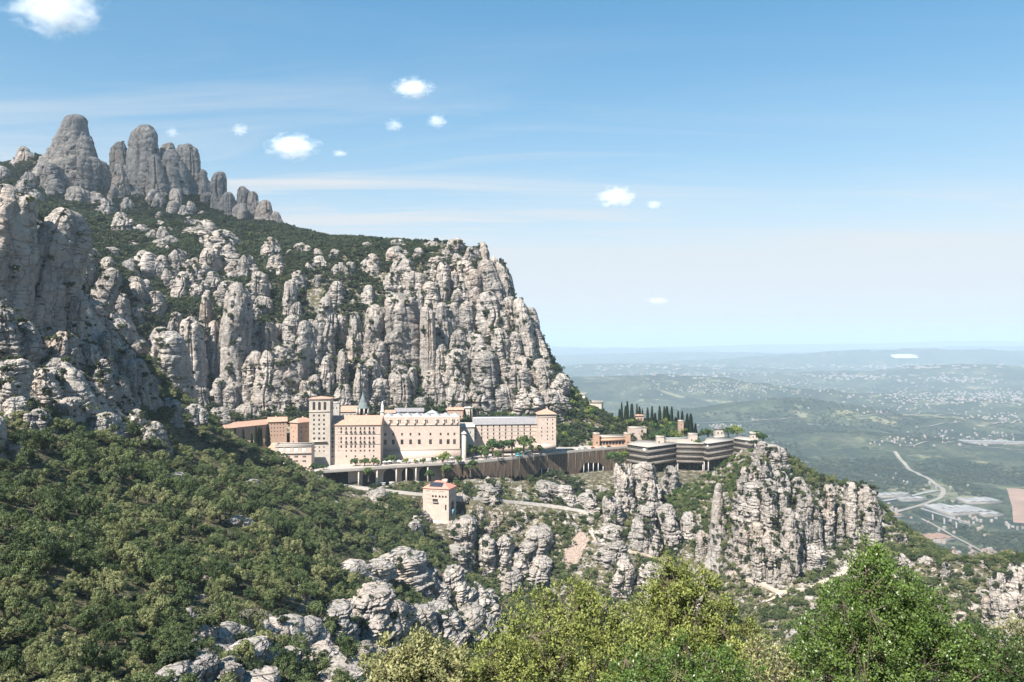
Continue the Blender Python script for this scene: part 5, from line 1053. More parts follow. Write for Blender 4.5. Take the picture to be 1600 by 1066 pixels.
def gtree(px, yb, rpx, d, me, label, group, lift=1.0, z=None):
    s = d / FPX; b = P(px, yb, d); b[2] = z if z is not None else b[2]; r = rpx * s * 1.35; lift *= .7; t = empty('garden_tree', b, rng.uniform(0, 6)); tag(t, label, 'tree', group); t.scale = (r, r, r)
    obj('crown', me, t, (0, 0, lift)); obj('trunk', OAK_T[int(rng.integers(0, 3))], t, (0, 0, lift - .08))
DK = -98.98
for i, (px, w_) in enumerate([(556, 7.5), (570, 7.5), (584, 7.5)]): gtree(px, 724, w_, 660, GARD[i], ('first', 'second', 'third')[i] + ' of three clipped round trees before the convent block', 'trees before the convent block', .5, DK)
for px, rp_, lab, li in [(532, 4, 'sapling before the convent block nearest the bell tower', 0), (519, 4, 'sapling at the foot of the bell tower corner', 0), (541, 4, 'small sapling between two others before the convent block', 0), (612, 8, 'leafy tree in the shadow where the basilica wall begins', 0), (604, 6, 'smaller tree in the corner of block and basilica', 0), (635, 5, 'pale young tree before the basilica plinth', 1), (649, 4, 'thin pale tree in the middle of the basilica plinth', 1), (661, 5, 'reddish green young tree before the basilica', 0), (676, 6, 'dark round tree before the basilica near the lime', 0), (692, 9, 'bright lime green tree before the basilica', 1), (716, 7, 'dark tree at the end of the basilica plinth', 0)]:
    gtree(px, 720, rp_, 672, (LIMES if li else GARD)[int(px) % 2], lab, None, .55, DK)
for px, yb, rp_, d, lab in [(738, 714, 12, 700, 'big green tree beside the round turret'), (752, 712, 10, 702, 'green tree right of the big turret tree'), (770, 708, 13, 706, 'large dark tree before the hostel wing'), (786, 706, 11, 708, 'tree filling the gap before the hostel wing'), (800, 704, 11, 710, 'tree before the middle of the hostel wing'), (818, 702, 13, 714, 'grey green rounded tree before the hostel wing'), (812, 712, 8, 700, 'light bushy tree above the parked bus'), (831, 708, 6, 708, 'small round tree beyond the parked bus'), (843, 707, 6, 712, 'small tree below the corner tower'), (760, 716, 7, 694, 'low tree on the bank by the promenade'), (778, 716, 7, 694, 'low bush-like tree above the promenade bend'), (490, 735, 7, 628, 'dark tree before the terrace building by the tower foot'), (466, 738, 8, 622, 'spreading dark tree under the white blind arches'), (448, 735, 7, 618, 'dark tree at the wood edge below the terrace building'), (505, 734, 5, 640, 'small tree on the plaza below the bell tower'), (576, 745, 9, 642, 'tree climbing past the arcade at its end'), (670, 748, 8, 655, 'tree before the last arch of the arcade'), (700, 742, 10, 668, 'dark tree against the brown retaining wall'), (735, 738, 9, 672, 'tree under the bend of the promenade'), (960, 726, 12, 735, 'tall tree where the brown wall meets the hotel'), (973, 720, 10, 742, 'tall narrow tree close to the hotel corner')]:
    gtree(px, yb, rp_, d, GARD[int(px) % 4], lab, None, .5, max(H(*P(px, yb, d)[:2]), (533 - yb) / FPX * d) if yb < 720 else None)
# dense garden on the hill beyond the hostel
def gd_keep(x, y, px, py): return (px > 866) & (px < 1095) & (py > 605) & (py < 705) & (y < 900) & (gapnoise(x, y, 18, 45) > -0.45)
KEEPOUT.append(np.array([P(925, 690, 765)[:2], P(990, 690, 770)[:2], P(1015, 690, 800)[:2], P(985, 690, 815)[:2], P(925, 690, 795)[:2]]))
gx_, gy_, gz_, gr_ = plant_zone(20, 220, 760, 905, 5.2, gd_keep, 2.2, 4.6, pad=0)
scatter_stuff('hillside_garden', GARD + LIMES[:1], np.c_[gx_, gy_, gz_ + .4 * gr_], svec(gr_), rvec(len(gr_)), 'green garden trees covering the hill beyond the hostel wing')
def be_keep(x, y, px, py): return (px > 640) & (px < 895) & (py > 610) & (py < 690) & (y > 745) & (gapnoise(x, y, 18, 47) > -0.3)
gx_, gy_, gz_, gr_ = plant_zone(-110, 70, 745, 835, 5.0, be_keep, 2.5, 5.0, pad=-1)
scatter_stuff('cliff_foot_trees', GARD[:3] + SHRUBS[:2], np.c_[gx_, gy_, gz_ + .5 * gr_], svec(gr_), rvec(len(gr_)), 'belt of green trees along the foot of the rock wall')
def gu_keep(x, y, px, py): return (px > 1045) & (px < 1170) & (py > 715) & (py < 850) & (gapnoise(x, y, 14, 49) > -.5)
gx_, gy_, gz_, gr_ = plant_zone(80, 230, 560, 735, 3.8, gu_keep, 1.4, 3.0, pad=0)
scatter_stuff('gully_thicket', GARD, np.c_[gx_, gy_, gz_ + .3 * gr_], svec(gr_), rvec(len(gr_)), 'bright green thicket in the gully under the hotel')
for px, yb, rp_, d, lab in [(1008, 672, 9, 826, 'round green tree at the foot of the cypress grove'), (1026, 676, 10, 826, 'second round tree among the grove cypresses'), (1045, 676, 9, 824, 'round tree near the outer end of the grove'), (990, 668, 9, 826, 'light round tree beside the tiny pavilion'), (1068, 682, 9, 806, 'round dark tree behind the slim reddish tower'), (1106, 684, 9, 795, 'flat-topped pale green tree behind the cafe'), (1138, 682, 9, 798, 'broad pale green tree on the terrace end'), (1152, 682, 9, 796, 'second broad pale green tree on the terrace end'), (1183, 686, 8, 762, 'umbrella shaped tree at the tip of the terrace'), (1192, 690, 8, 758, 'leaning dark tree beside the umbrella shaped one'), (1090, 700, 8, 770, 'dark tree between hotel roofs'), (1040, 688, 12, 790, 'large dark tree behind the hotel roof terrace'), (1052, 690, 11, 788, 'dark spreading tree over the hotel middle block'), (1028, 690, 10, 790, 'tree at the back of the hotel roof garden'), (1172, 715, 9, 742, 'bush-like tree before the hotel end block')]:
    gtree(px, yb, rp_, d, (GARD if px < 1090 else [LIMES[0], GARD[1], GARD[2]])[int(px) % 3], lab, None, .45)

# ------------------------------------------------------------------ bus, cars, stalls and people on the promenade
def promenade_pt(px, back):
    q = lip_at(px); return (q[0] - back * .15, q[1] + back, -98.98)
def heading(px): a, b = lip_at(px - 8), lip_at(px + 8); return math.atan2(b[1] - a[1], b[0] - a[0])
M_TYRE = flat_mat('tyre', (0.02, 0.02, 0.02)); M_TEAL = flat_mat('teal_paint', (0.06, 0.30, 0.36), rough=.35, spec=.5, var=.05)
def wheel_mesh():
    mb = MB(); ngon(mb, .45, -.12, .12, None, 12); me = mk_mesh('wheel', [(x, z, y) for x, y, z in mb.V], mb.F, [M_TYRE]); return me
WHEEL = wheel_mesh()
def vehicle(kind, label, px, back, paint, flip=0):
    t = empty('bus' if kind == 'bus' else 'car', promenade_pt(px, back), heading(px) + flip); tag(t, label, 'bus' if kind == 'bus' else 'car')
    if kind == 'bus':
        mb = MB(); mb.box(-6, 6, -1.25, 1.25, .45, 1.6); mb.build('body', paint, t); mb = MB(); mb.box(-5.9, 5.9, -1.2, 1.2, 1.602, 2.6); mb.build('window', M_GLASS, t); mb = MB(); mb.box(-6, 6, -1.25, 1.25, 2.602, 3.2); mb.build('roof', paint, t); ax = (-3.8, 3.6)
    else:
        prof = [(-2.1, .35), (2.1, .35), (2.1, .8), (1.2, .92), (-1.9, .95), (-2.1, .8)]; mb = MB(); k = [(x, -.85, z) for x, z in prof]; k2 = [(x, .85, z) for x, z in prof]
        mb.quad(k); mb.quad(k2[::-1]); [mb.quad([k[i], k2[i], k2[(i + 1) % 6], k[(i + 1) % 6]]) for i in range(6)]; mb.build('body', paint, t)
        mb = MB(); A = [(-1.8, -.8, .955), (1.1, -.8, .93), (1.1, .8, .93), (-1.8, .8, .955)]; T_ = [(-1.4, -.65, 1.45), (.4, -.65, 1.45), (.4, .65, 1.45), (-1.4, .65, 1.45)]; [mb.quad([A[i], A[(i + 1) % 4], T_[(i + 1) % 4], T_[i]]) for i in range(4)]; mb.build('window', M_GLASS, t); mb = MB(); mb.box(-1.4, .4, -.65, .65, 1.452, 1.5); mb.build('roof', paint, t); ax = (-1.3, 1.3)
    for x in ax:
        for y in (-.9, .9): ob = obj('wheel', WHEEL, t, (x, y * (1.3 if kind == 'bus' else .95), .45 if kind == 'bus' else .34)); ob.scale = (1, 1, 1) if kind == 'bus' else (.75, .75, .75)
vehicle('bus', 'teal bus parked on the promenade below the hostel trees', 816, 6, M_TEAL)
vehicle('bus', 'white bus behind the teal one on the promenade', 826, 10.5, M_WHITE)
vehicle('bus', 'white coach at the far end of the promenade by the gallery', 968, 12, M_WHITE)
cpal = [flat_mat('car_' + n_, c, rough=.3, spec=.5, var=.04) for n_, c in (('white', (.75, .75, .74)), ('silver', (.4, .41, .42)), ('dark', (.03, .03, .035)), ('red', (.4, .04, .03)), ('yellow', (.6, .45, .05)))]
for i, (px, bk, c, lab) in enumerate([(745, 12, 2, 'dark car on the promenade near the round turret'), (770, 14, 0, 'white car on the promenade bend'), (890, 7, 4, 'yellow car near the promenade edge above the brown wall'), (897, 8, 2, 'dark car beside the yellow one'), (908, 8, 0, 'white car in the line above the arches'), (918, 9, 1, 'silver car in the line above the arches'), (930, 9, 3, 'red car before the orange gallery'), (944, 10, 0, 'white car before the orange gallery'), (955, 9, 2, 'dark car before the gallery nearest the hotel'), (878, 14, 0, 'white car under the corner tower'), (868, 9, 1, 'silver car under the corner tower')]): vehicle('car', lab, px, bk, cpal[c])
for i in range(15):
    px = 601 + i * 7.6; q = promenade_pt(px, 14 + (i % 3)); t = empty('market_stall', q, heading(px)); tag(t, 'white awning stall in the market row before the basilica', 'stall', 'market stalls before the basilica')
    mb = MB(); A = [(-1.7, -1.5, 2.2), (1.7, -1.5, 2.2), (1.7, 1.5, 2.2), (-1.7, 1.5, 2.2)]; [mb.quad([A[k], A[(k + 1) % 4], (0, 0, 3.2)]) for k in range(4)]; mb.build('awning', M_WHITE, t)
    mb = MB(); mb.box(-1.4, 1.4, -.5, .5, .75, .85); mb.build('table', M_PLASTER, t)
    for x, y in ((-1.6, -1.4), (1.6, -1.4), (1.6, 1.4), (-1.6, 1.4)): mb = MB(); mb.box(x - .05, x + .05, y - .05, y + .05, 0, 2.2); mb.build('leg', M_METAL, t)
def person_mesh(top, leg, seed):
    me = bpy.data.meshes.new('person'); sk = [(0, 0, .95), (0, 0, 1.25), (0, 0, 1.45), (0, 0, 1.56), (0, .02, 1.7), (.11, 0, .9), (.13, .06, .5), (.13, -.02, .06), (.13, .12, .03), (-.11, 0, .9), (-.13, -.1, .5), (-.13, -.16, .08), (-.13, -.04, .03), (.2, 0, 1.42), (.26, -.03, 1.15), (.25, .08, .9), (-.2, 0, 1.42), (-.26, .03, 1.15), (-.25, .1, .92)]
    ed = [(0, 1), (1, 2), (2, 3), (3, 4), (0, 5), (5, 6), (6, 7), (7, 8), (0, 9), (9, 10), (10, 11), (11, 12), (2, 13), (13, 14), (14, 15), (2, 16), (16, 17), (17, 18)]
    rad_ = [.15, .14, .13, .06, .11, .1, .07, .05, .04, .1, .07, .05, .04, .07, .05, .04, .07, .05, .04]
    me.from_pydata(sk, ed, []); o = bpy.data.objects.new('person_source', me); col.objects.link(o); md = o.modifiers.new('s', 'SKIN'); md2 = o.modifiers.new('u', 'SUBSURF'); md2.levels = 1
    for v, r_ in zip(me.skin_vertices[0].data, rad_): v.radius = (r_, r_)
    me.skin_vertices[0].data[0].use_root = True
    dg = bpy.context.evaluated_depsgraph_get(); m2 = bpy.data.meshes.new_from_object(o.evaluated_get(dg)); bpy.data.objects.remove(o)
    m2.materials.clear(); [m2.materials.append(m_) for m_ in (top, leg, M_SKIN)]
    for p in m2.polygons: z = p.center.z; p.material_index = 2 if z > 1.5 else 0 if z > .95 else 1; p.use_smooth = True
    return m2
M_SKIN = flat_mat('skin', (0.45, 0.28, 0.2), var=.05)
clothes = {'white shirt': (.7, .7, .7), 'red shirt': (.5, .05, .05), 'dark jacket': (.03, .03, .04), 'blue shirt': (.08, .16, .4)}
cm = {k: flat_mat('cloth_' + k.split()[0], v, var=.05) for k, v in clothes.items()}; M_JEANS = flat_mat('jeans', (.06, .08, .14), var=.1)
PM = {k: person_mesh(cm[k], M_JEANS, 1) for k in clothes}
for i in range(26):
    px = 640 + i * 10.5 + rng.uniform(-4, 4); k = list(clothes)[i % 4]; q = promenade_pt(px, rng.uniform(1.5, 9)); o = obj('person', PM[k], None, q); o.rotation_euler = (0, 0, rng.uniform(0, 6.28)); tag(o, 'tiny walker in a ' + k + ' strolling along the promenade', 'person', 'walkers on the promenade in a ' + k)

# ------------------------------------------------------------------ the plain's towns, works, road and viaduct
def town_boxes(name, label, ells, roofs, seed):
    g = np.random.default_rng(seed); V = []; F = []; M = []
    for px, py, rx_, ry_, n, smin, smax in ells:
        for k in range(int(n * 1.25)):
            a, b = px + rx_ * g.normal() * .5, py + ry_ * g.normal() * .5
            if b < 549: continue
            x, y = phit(a, b); z = float(plain_h(np.array([x]), np.array([y]))[0]); w_, l, h = g.uniform(smin, smax) * .8, g.uniform(smin, smax) * .8, g.uniform(4, 9) * (1 + smax / 90); t = g.uniform(0, 3.14); c, s_ = math.cos(t), math.sin(t); m = int(g.choice(len(roofs), p=[r[1] for r in roofs]))
            i0 = len(V); cs = [(-w_ / 2, -l / 2), (w_ / 2, -l / 2), (w_ / 2, l / 2), (-w_ / 2, l / 2)]
            V += [(x + c * p - s_ * q, y + s_ * p + c * q, z - 3) for p, q in cs] + [(x + c * p - s_ * q, y + s_ * p + c * q, z + h) for p, q in cs] + [(x + c * p, y + s_ * p, z + h + 2.2) for p in (-w_ * .3, w_ * .3)]
            F += [(i0, i0 + 1, i0 + 5, i0 + 4), (i0 + 1, i0 + 2, i0 + 6, i0 + 5), (i0 + 2, i0 + 3, i0 + 7, i0 + 6), (i0 + 3, i0, i0 + 4, i0 + 7), (i0 + 4, i0 + 5, i0 + 9, i0 + 8), (i0 + 6, i0 + 7, i0 + 8, i0 + 9), (i0 + 5, i0 + 6, i0 + 9), (i0 + 7, i0 + 4, i0 + 8)]; M += [0] * 4 + [m + 1] * 4
    me = mk_mesh(name, V, F, [M_TOWNW] + [r[0] for r in roofs], smooth=False, mi=M); return tag(obj(name, me), label, kind='stuff')
M_TOWNW = flat_mat('town_wall', (0.17, 0.155, 0.14), var=.3, scale=.02); M_TOWNR = flat_mat('town_roof', (0.22, 0.135, 0.10), var=.25, scale=.02); M_TOWNG = flat_mat('town_flat_roof', (0.20, 0.195, 0.19), var=.35, scale=.02)
RF = [(M_TOWNR, .45), (M_TOWNG, .55)]
town_boxes('far_towns', 'pale scattered towns and villages across the hazy plain', [(1490,622,150,12,230,14,34),(1560,615,60,6,60,14,30),(1130,606,120,14,130,10,22),(1230,598,60,8,40,12,26),(1080,585,160,5,70,20,60),(1330,590,60,6,50,20,70),(1500,594,70,7,55,20,70),(1250,573,300,5,45,40,120),(1440,574,140,5,30,40,120),(1000,575,180,5,30,40,120),(1110,667,60,3,20,8,16),(1400,641,140,9,30,9,22),(1560,652,60,10,40,9,24),(1300,609,120,6,30,10,26)], RF, 3)
town_boxes('valley_villages', 'houses scattered through the wooded valley floor', [(1480,682,110,10,34,8,16),(1545,690,60,12,36,8,20),(1385,802,30,10,30,7,14),(1520,822,90,18,34,7,13),(1440,760,110,20,12,7,14),(1220,772,100,25,14,7,12),(1390,690,50,10,16,7,14)], RF, 4)
town_boxes('river_town', 'terracotta roofed village in the valley below the crag', [(1545,872,50,9,120,8,16),(1480,868,30,7,30,8,16),(1450,848,20,5,14,9,20)], [(M_TOWNR, .8), (M_TOWNG, .2)], 5)
VKEEP = []
def shed(label, px, py, w_, l, h, rz, m=M_TOWNG):
    x, y = phit(px, py); z = float(plain_h(np.array([x]), np.array([y]))[0]); t = empty('factory_hall', (x, y, z), R(rz)); tag(t, label, 'factory'); kx, ky = max(w_, l) * .75, max(w_, l) * .75; VKEEP.append(np.array([(x - kx, y - ky * 1.6), (x + kx, y - ky * 1.6), (x + kx, y + ky), (x - kx, y + ky)])); mb = MB(); mb.box(-w_ / 2, w_ / 2, -l / 2, l / 2, -6, h); mb.build('wall', M_TOWNW, t); n = max(2, int(w_ / 30)); mb = MB()
    for i in range(n):
        a, b = -w_ / 2 + w_ * i / n, -w_ / 2 + w_ * (i + 1) / n; c = (a + b) / 2; mb.quad([(a, -l / 2 - 1, h + .05), (c, -l / 2 - 1, h + 3), (c, l / 2 + 1, h + 3), (a, l / 2 + 1, h + .05)]); mb.quad([(c, -l / 2 - 1, h + 3), (b, -l / 2 - 1, h + .05), (b, l / 2 + 1, h + .05), (c, l / 2 + 1, h + 3)])
    mb.build('roof', m, t)
for a in [('widest of the white factory halls in the valley', 1500, 800, 170, 110, 10, 12), ('white factory hall behind the widest one', 1530, 785, 140, 80, 10, 8), ('white hall at the bend of the valley road', 1470, 795, 90, 70, 9, 20), ('small white hall at the edge of the factory yard', 1545, 805, 70, 60, 9, 5), ('long pale shed beside the pinnacle crag', 1395, 776, 130, 50, 10, 8), ('second pale shed upstream of the factory yard', 1425, 782, 110, 40, 9, 10), ('white hall far up the valley under the wooded hill', 1540, 693, 260, 90, 12, -6), ('bright far hall beside the valley town', 1590, 694, 140, 60, 11, -6), ('brick red mill roof below the viaduct', 1463, 843, 90, 60, 10, 15, M_TOWNR), ('rose roofed mill beside the brick red one', 1395, 808, 60, 40, 9, 12, M_TOWNR)]: shed(*a)
def strip(name, label, pts, half, mat, lift=1.0):
    q = []
    for px, py in pts: x, y = phit(px, py); q.append((x, y, 0))
    q = smooth_path(q, 12); q[:, 2] = plain_h(q[:, 0], q[:, 1]) + lift; a, b = ribbon(q, half); mb = MB()
    for i in range(len(q) - 1): mb.quad([b[i], b[i + 1], a[i + 1], a[i]])
    a2, b2 = ribbon(q, half + 22); VKEEP.append(np.vstack([a2[:, :2] - (0, 10), b2[::-1, :2] - (0, 10)])); tag(mb.build(name, mat), label, kind='structure')
M_SAND = flat_mat('dry_riverbed', (0.21, 0.185, 0.155), var=.2, scale=.02)
strip('river_bed', 'pale dry river bed winding down the valley', [(1398,706),(1410,722),(1428,738),(1455,752),(1476,768),(1468,780),(1440,790),(1415,797),(1392,803)], 9, M_SAND, 2.5)
strip('road', 'valley road following the dry river bed', [(1380,784),(1410,780),(1440,772),(1462,768)], 9, M_ROADM, 3.5)
strip('road', 'far motorway drawn across the wooded hill', [(1090,662),(1180,660),(1260,655)], 9, M_SAND, 6); strip('road', 'second far motorway stretch beyond the wooded ridge', [(1340,652),(1430,649),(1500,648)], 9, M_SAND, 6)
strip('road', 'pale country road winding past the valley halls', [(1360,690),(1420,701),(1480,692),(1540,700),(1600,704)], 6, M_SAND, 5); strip('road', 'pale road below the viaduct towards the village', [(1440,812),(1470,828),(1505,848),(1535,864)], 4.5, M_SAND, 4); strip('road', 'far pale road through the valley town', [(1440,668),(1500,660),(1560,664),(1600,658)], 7, M_SAND, 5)
strip('quarry', 'bare earth clearing by the picture edge in the valley', [(1590,765),(1600,790),(1605,820)], 40, flat_mat('bare_earth', (.24, .16, .12), var=.15, scale=.02), 3)
x0, y0 = phit(1440, 806); x1, y1 = phit(1514, 832); zb = PLAIN + 30; t = empty('viaduct', (x0, y0, zb)); tag(t, 'slim white viaduct crossing the valley on one tall pier', 'bridge'); u = np.array((x1 - x0, y1 - y0, 0)); Lb = np.linalg.norm(u); u /= Lb; n_ = np.array((-u[1], u[0], 0)) * 5; mb = MB(); e = u * Lb
for z in (0, -2.5): f = [-n_, e - n_, e + n_, n_]; mb.quad([tuple(np.array(q) + (0, 0, z)) for q in (f if z == 0 else f[::-1])])
mb.quad([tuple(-n_ - (0, 0, 2.5)), tuple(e - n_ - (0, 0, 2.5)), tuple(e - n_), tuple(-n_)]); mb.build('deck', M_TOWNG, t)
for k in (.25, .5, .75): c = u * Lb * k; mb = MB(); mb.box(c[0] - 2, c[0] + 2, c[1] - 3, c[1] + 3, -60, -2.52); mb.build('pier', M_TOWNG, t)
xs, ys = phit(1412, 557); t = empty('salt_heap', (xs, ys, 0)); zz = float(plain_h(np.array([xs]), np.array([ys]))[0]); t.location.z = zz; tag(t, 'bright white salt heap on the far horizon plain', 'spoil heap'); sc2 = ys / FPX; mb = MB(); ngon(mb, 22 * sc2, -40, 2 * sc2, 18 * sc2, 16); ngon(mb, 18 * sc2, 2 * sc2, 3.6 * sc2, 8 * sc2, 16); mb.build('heap', flat_mat('salt', (.36, .36, .36), var=.05, scale=.001), t, smooth=True)

# woods on the valley floor and its ridges: broad clumps of trees
g = np.random.default_rng(91); n_ = 26000; a_ = np.radians(g.uniform(9, 33.5, n_)); d_ = 1900 * (6500 / 1900) ** g.random(n_); vx, vy = d_ * np.sin(a_), d_ * np.cos(a_); vz = plain_h(vx, vy)
k_ = (vnoise(np.c_[vx / 420, vy / 420, np.zeros(n_)], 92) + .5 * vnoise(np.c_[vx / 130, vy / 130, np.zeros(n_)], 93) > -.2)
for poly in VKEEP: k_ &= ~inpoly(vx, vy, poly)
vx, vy, vz = vx[k_], vy[k_], vz[k_]; vr = g.uniform(4.5, 12, len(vx))
scatter_stuff('valley_woods', SHRUBS, np.c_[vx, vy, vz + .2 * vr], np.c_[vr, vr, vr * .7], rvec(len(vr)), 'dark pine woods on the valley floor and low ridges')
# ------------------------------------------------------------------ trees close to the viewpoint
def near_tree(name, label, lobes, base, mat, leaf, nclus, per, seed, bark=M_BARK, clr=0.10, up=0.5):
    """lobes: (px, py, distance, radius in px) of leafy masses; grows limbs from base to every mass and leaf sprays on twigs"""
    g = np.random.default_rng(seed); t = empty(name, base); tag(t, label, 'tree'); b0 = np.array(base, float); V = []; F = []
    def tube(p0, p1, r0, r1, k=5):
        p0, p1 = np.array(p0), np.array(p1); ax = p1 - p0; ax = ax / (np.linalg.norm(ax) + 1e-9); u = np.cross(ax, (0.31, .9, 0.2)); u /= np.linalg.norm(u); w_ = np.cross(ax, u); s = len(V)
        for q, r in ((p0, r0), (p1, r1)):
            for i in range(k): V.append(q + (u * math.cos(i / k * 6.2832) + w_ * math.sin(i / k * 6.2832)) * r)
        for i in range(k): F.append((s + i, s + (i + 1) % k, s + k + (i + 1) % k, s + k + i))
    L_ = [(P(a, b, d) - b0, r / FPX * d) for a, b, d, r in lobes]; cen = np.mean([q for q, _ in L_], 0); fork = cen * np.array((.5, .5, .35)); nodes = []
    tube((0, 0, -.3), fork * .5 + (.05, 0, 0), .13, .10, 8); tube(fork * .5 + (.05, 0, 0), fork, .10, .085, 8)
    for q, r in L_:
        mid = (fork + q) / 2 + g.normal(0, .12, 3); tube(fork, mid, .06, .04); tube(mid, q, .04, .02)
        for k in range(5):
            a = q + g.normal(0, .45, 3) * r; tube(mid * .4 + q * .6, a, .018, .008, 4); nodes += [a, (mid * .4 + q * .6 + a) / 2]
        nodes += [mid, q]
    nodes = np.array(nodes); vol = np.array([r ** 2 for _, r in L_]); pk = g.choice(len(L_), nclus, p=vol / vol.sum()); LV = []; tone = []
    for i in pk:
        q, r = L_[i]; d = g.normal(size=3); d /= np.linalg.norm(d); rr = r * (0.35 + .75 * g.random() ** .6) * (1 + .25 * math.sin(5 * d[0] + i) * math.cos(4 * d[2] + i)); c = q + d * rr
        nb = nodes[np.argmin(((nodes - c) ** 2).sum(1))]
        if np.linalg.norm(nb - c) < r * 1.5: tube(nb, c, .008, .003, 3)
        n = int(per * g.uniform(.6, 1.4)); sp = clr * g.uniform(.7, 1.3); o = g.normal(0, 1, (n, 3)) * sp * .55; ct = g.normal(.45, .17)
        ax = d * .55 + (0, 0, up) + g.normal(0, .75, (n, 3)); ax /= np.linalg.norm(ax, axis=1)[:, None]; sd = np.cross(ax, d * .8 + (0, 0, .9) + g.normal(0, .45, (n, 3))); sd /= np.linalg.norm(sd, axis=1)[:, None]; s = leaf * g.uniform(.6, 1.25, n)[:, None]; nm = np.cross(ax, sd)
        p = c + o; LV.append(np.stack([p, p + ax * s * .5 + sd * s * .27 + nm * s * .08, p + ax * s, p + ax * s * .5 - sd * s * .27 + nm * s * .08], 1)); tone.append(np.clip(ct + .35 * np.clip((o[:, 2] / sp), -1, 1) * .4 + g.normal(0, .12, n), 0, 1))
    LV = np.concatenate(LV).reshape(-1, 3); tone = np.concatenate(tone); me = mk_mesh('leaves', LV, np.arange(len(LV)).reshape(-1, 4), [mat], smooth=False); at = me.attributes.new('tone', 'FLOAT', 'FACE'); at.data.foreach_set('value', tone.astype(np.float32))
    obj('crown', me, t); obj('trunk', mk_mesh('trunk', V, F, [bark]), t); return t
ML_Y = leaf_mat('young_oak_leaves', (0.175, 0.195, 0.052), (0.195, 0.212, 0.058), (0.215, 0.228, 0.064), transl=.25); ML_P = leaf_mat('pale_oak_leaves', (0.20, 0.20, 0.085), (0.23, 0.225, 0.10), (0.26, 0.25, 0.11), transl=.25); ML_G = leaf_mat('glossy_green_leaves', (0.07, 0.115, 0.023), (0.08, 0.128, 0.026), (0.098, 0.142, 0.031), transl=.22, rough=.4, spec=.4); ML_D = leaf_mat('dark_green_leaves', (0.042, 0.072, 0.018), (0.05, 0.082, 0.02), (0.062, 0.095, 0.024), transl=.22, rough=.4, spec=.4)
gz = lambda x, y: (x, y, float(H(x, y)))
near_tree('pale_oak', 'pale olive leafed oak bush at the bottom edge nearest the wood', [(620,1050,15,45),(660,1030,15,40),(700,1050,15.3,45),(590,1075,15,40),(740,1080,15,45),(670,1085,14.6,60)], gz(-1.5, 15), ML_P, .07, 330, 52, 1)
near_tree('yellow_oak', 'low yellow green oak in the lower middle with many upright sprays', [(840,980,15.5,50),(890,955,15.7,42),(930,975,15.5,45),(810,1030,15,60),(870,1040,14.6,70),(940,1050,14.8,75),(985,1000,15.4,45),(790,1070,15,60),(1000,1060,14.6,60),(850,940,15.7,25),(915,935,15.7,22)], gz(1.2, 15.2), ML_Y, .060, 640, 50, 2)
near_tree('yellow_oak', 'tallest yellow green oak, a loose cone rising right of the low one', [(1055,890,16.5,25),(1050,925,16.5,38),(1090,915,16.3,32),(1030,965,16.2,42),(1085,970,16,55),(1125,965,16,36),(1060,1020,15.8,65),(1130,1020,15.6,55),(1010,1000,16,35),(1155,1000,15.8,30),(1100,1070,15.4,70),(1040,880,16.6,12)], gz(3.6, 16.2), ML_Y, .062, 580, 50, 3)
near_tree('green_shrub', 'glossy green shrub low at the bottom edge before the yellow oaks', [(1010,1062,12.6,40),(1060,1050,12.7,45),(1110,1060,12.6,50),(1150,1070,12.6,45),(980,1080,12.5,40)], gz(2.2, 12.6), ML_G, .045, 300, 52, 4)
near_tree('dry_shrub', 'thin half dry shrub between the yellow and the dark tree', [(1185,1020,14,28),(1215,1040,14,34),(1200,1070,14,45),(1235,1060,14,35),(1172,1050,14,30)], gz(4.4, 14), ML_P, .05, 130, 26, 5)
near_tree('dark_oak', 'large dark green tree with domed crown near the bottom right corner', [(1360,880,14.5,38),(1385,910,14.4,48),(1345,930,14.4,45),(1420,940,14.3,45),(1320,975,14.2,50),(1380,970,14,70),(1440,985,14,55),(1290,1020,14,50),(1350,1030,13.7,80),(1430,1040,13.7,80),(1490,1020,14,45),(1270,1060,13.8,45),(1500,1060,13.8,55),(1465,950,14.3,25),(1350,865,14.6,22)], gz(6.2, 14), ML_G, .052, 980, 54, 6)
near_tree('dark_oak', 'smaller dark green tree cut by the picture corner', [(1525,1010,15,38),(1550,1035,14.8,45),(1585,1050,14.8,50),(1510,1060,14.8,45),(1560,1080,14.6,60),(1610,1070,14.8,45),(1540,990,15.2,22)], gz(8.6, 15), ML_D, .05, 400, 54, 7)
near_tree('yellow_shrub', 'faded yellow green shrub at the edge beside the corner tree', [(1590,1000,17,30),(1605,1025,17,30),(1580,1040,17,26)], gz(10.3, 17), ML_P, .055, 160, 40, 8)
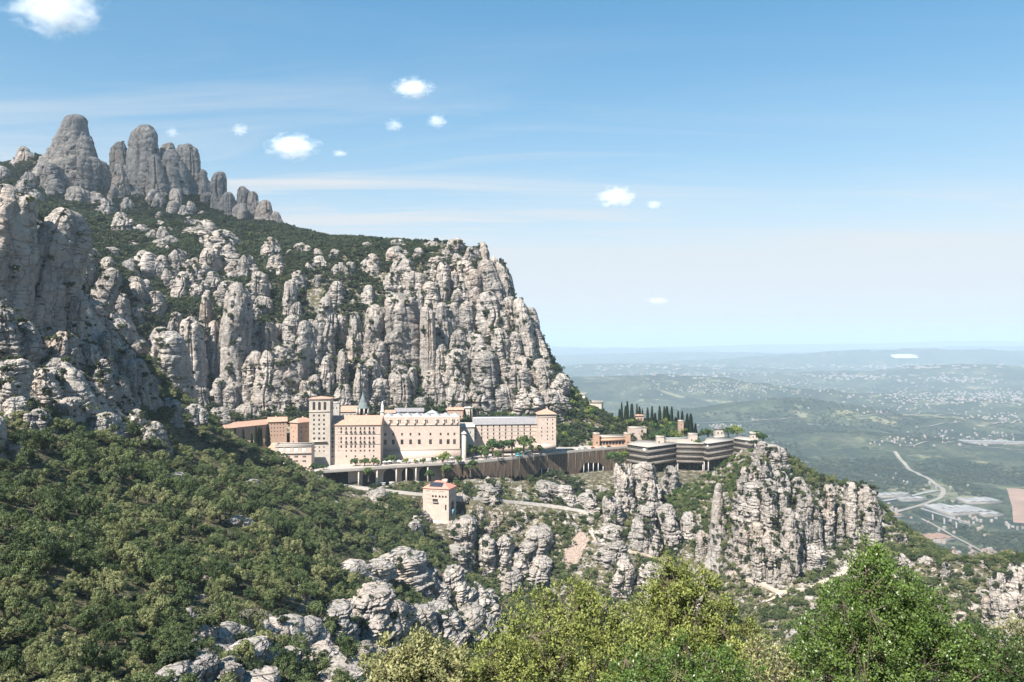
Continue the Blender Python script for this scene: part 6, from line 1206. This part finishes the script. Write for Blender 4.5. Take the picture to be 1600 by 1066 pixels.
# ------------------------------------------------------------------ small fair-weather clouds, well above the haze
def make_cloud(dens, seed):
    m = bpy.data.materials.new('cloud_vapour'); m.use_nodes = True; nt = m.node_tree; nt.nodes.clear(); o = N(nt, 'ShaderNodeOutputMaterial'); tc = N(nt, 'ShaderNodeTexCoord')
    ln = N(nt, 'ShaderNodeVectorMath', operation='LENGTH'); L(nt, tc, 'Object', ln, 0)
    mp = N(nt, 'ShaderNodeMapping'); mp.inputs['Location'].default_value = (seed * 3.7, seed * 1.9, seed); L(nt, tc, 'Object', mp, 0)
    n = N(nt, 'ShaderNodeTexNoise', ins={'Scale': 2.6, 'Detail': 9, 'Roughness': 0.72, 'Distortion': 0.4}); L(nt, mp, 0, n, 'Vector')
    f = math2(nt, 'SUBTRACT', math2(nt, 'ADD', math2(nt, 'MULTIPLY', n.outputs[0], 1.5), 0.05), math2(nt, 'MULTIPLY', ln.outputs['Value'], 0.62))
    d = mrange(nt, f, 0.34, 0.86, 0.0, dens)
    v = N(nt, 'ShaderNodeVolumePrincipled', ins={'Color': (1, 1, 1, 1), 'Anisotropy': 0.0}); nt.links.new(d, v.inputs['Density']); L(nt, v, 0, o, 'Volume'); return m
def ball():
    V = []; F = []; n, k = 20, 12
    for j in range(k + 1):
        for i in range(n): a, b = i / n * 6.2832, j / k * math.pi; V.append((math.sin(b) * math.cos(a), math.sin(b) * math.sin(a), math.cos(b)))
    for j in range(k):
        for i in range(n): F.append((j * n + i, (j + 1) * n + i, (j + 1) * n + (i + 1) % n, j * n + (i + 1) % n))
    return V, F
BV, BF = ball()
for i, (px, py, w_, h_, dn, lab) in enumerate([(85,12,210,130,1.0,'largest white cloud in the upper left corner of the sky'), (645,138,95,48,.9,'bright little cloud high over the middle of the mountain crest'), (457,230,120,60,.9,'puffy cloud beside the summit needles'), (375,203,42,34,.35,'faint tuft of cloud left of the puffy one'), (683,190,50,34,.5,'small ragged cloud below the bright little one'), (616,196,46,32,.3,'thin veil of cloud left of the small ragged one'), (963,309,88,56,1.0,'round white cloud standing alone over the plain'), (1022,320,42,22,.35,'tiny wisp trailing the round white cloud'), (269,207,30,28,.3,'faint cloud scrap close to the summit tower'), (531,240,36,18,.3,'flat scrap of cloud beyond the puffy one'), (1028,470,56,20,.3,'low faint cloud near the horizon')]):
    d = 1700 * FPX / (533 - py) if py < 440 else 14000; c = P(px, py, d); s = d / FPX
    me = mk_mesh('cloud', BV, BF, [make_cloud(dn * 6.5 / (h_ * s), i + 1)]); o = obj('cloud', me, None, c); o.scale = (w_ * s / 2 * .85, w_ * s / 2 * .7, h_ * s / 2 * .8); tag(o, lab, 'cloud', 'fair-weather clouds')

# the larger cloud of the same kind overhead whose shadow lies on the summits
c = np.array((-560, 1330, 290)) + np.array(SUN) * 1900
o = obj('cloud', mk_mesh('cloud', BV, BF, [make_cloud(0.012, 23)]), None, c); o.scale = (520, 420, 170); tag(o, 'large fair-weather cloud drifting overhead and shading the summits', 'cloud', 'fair-weather clouds')
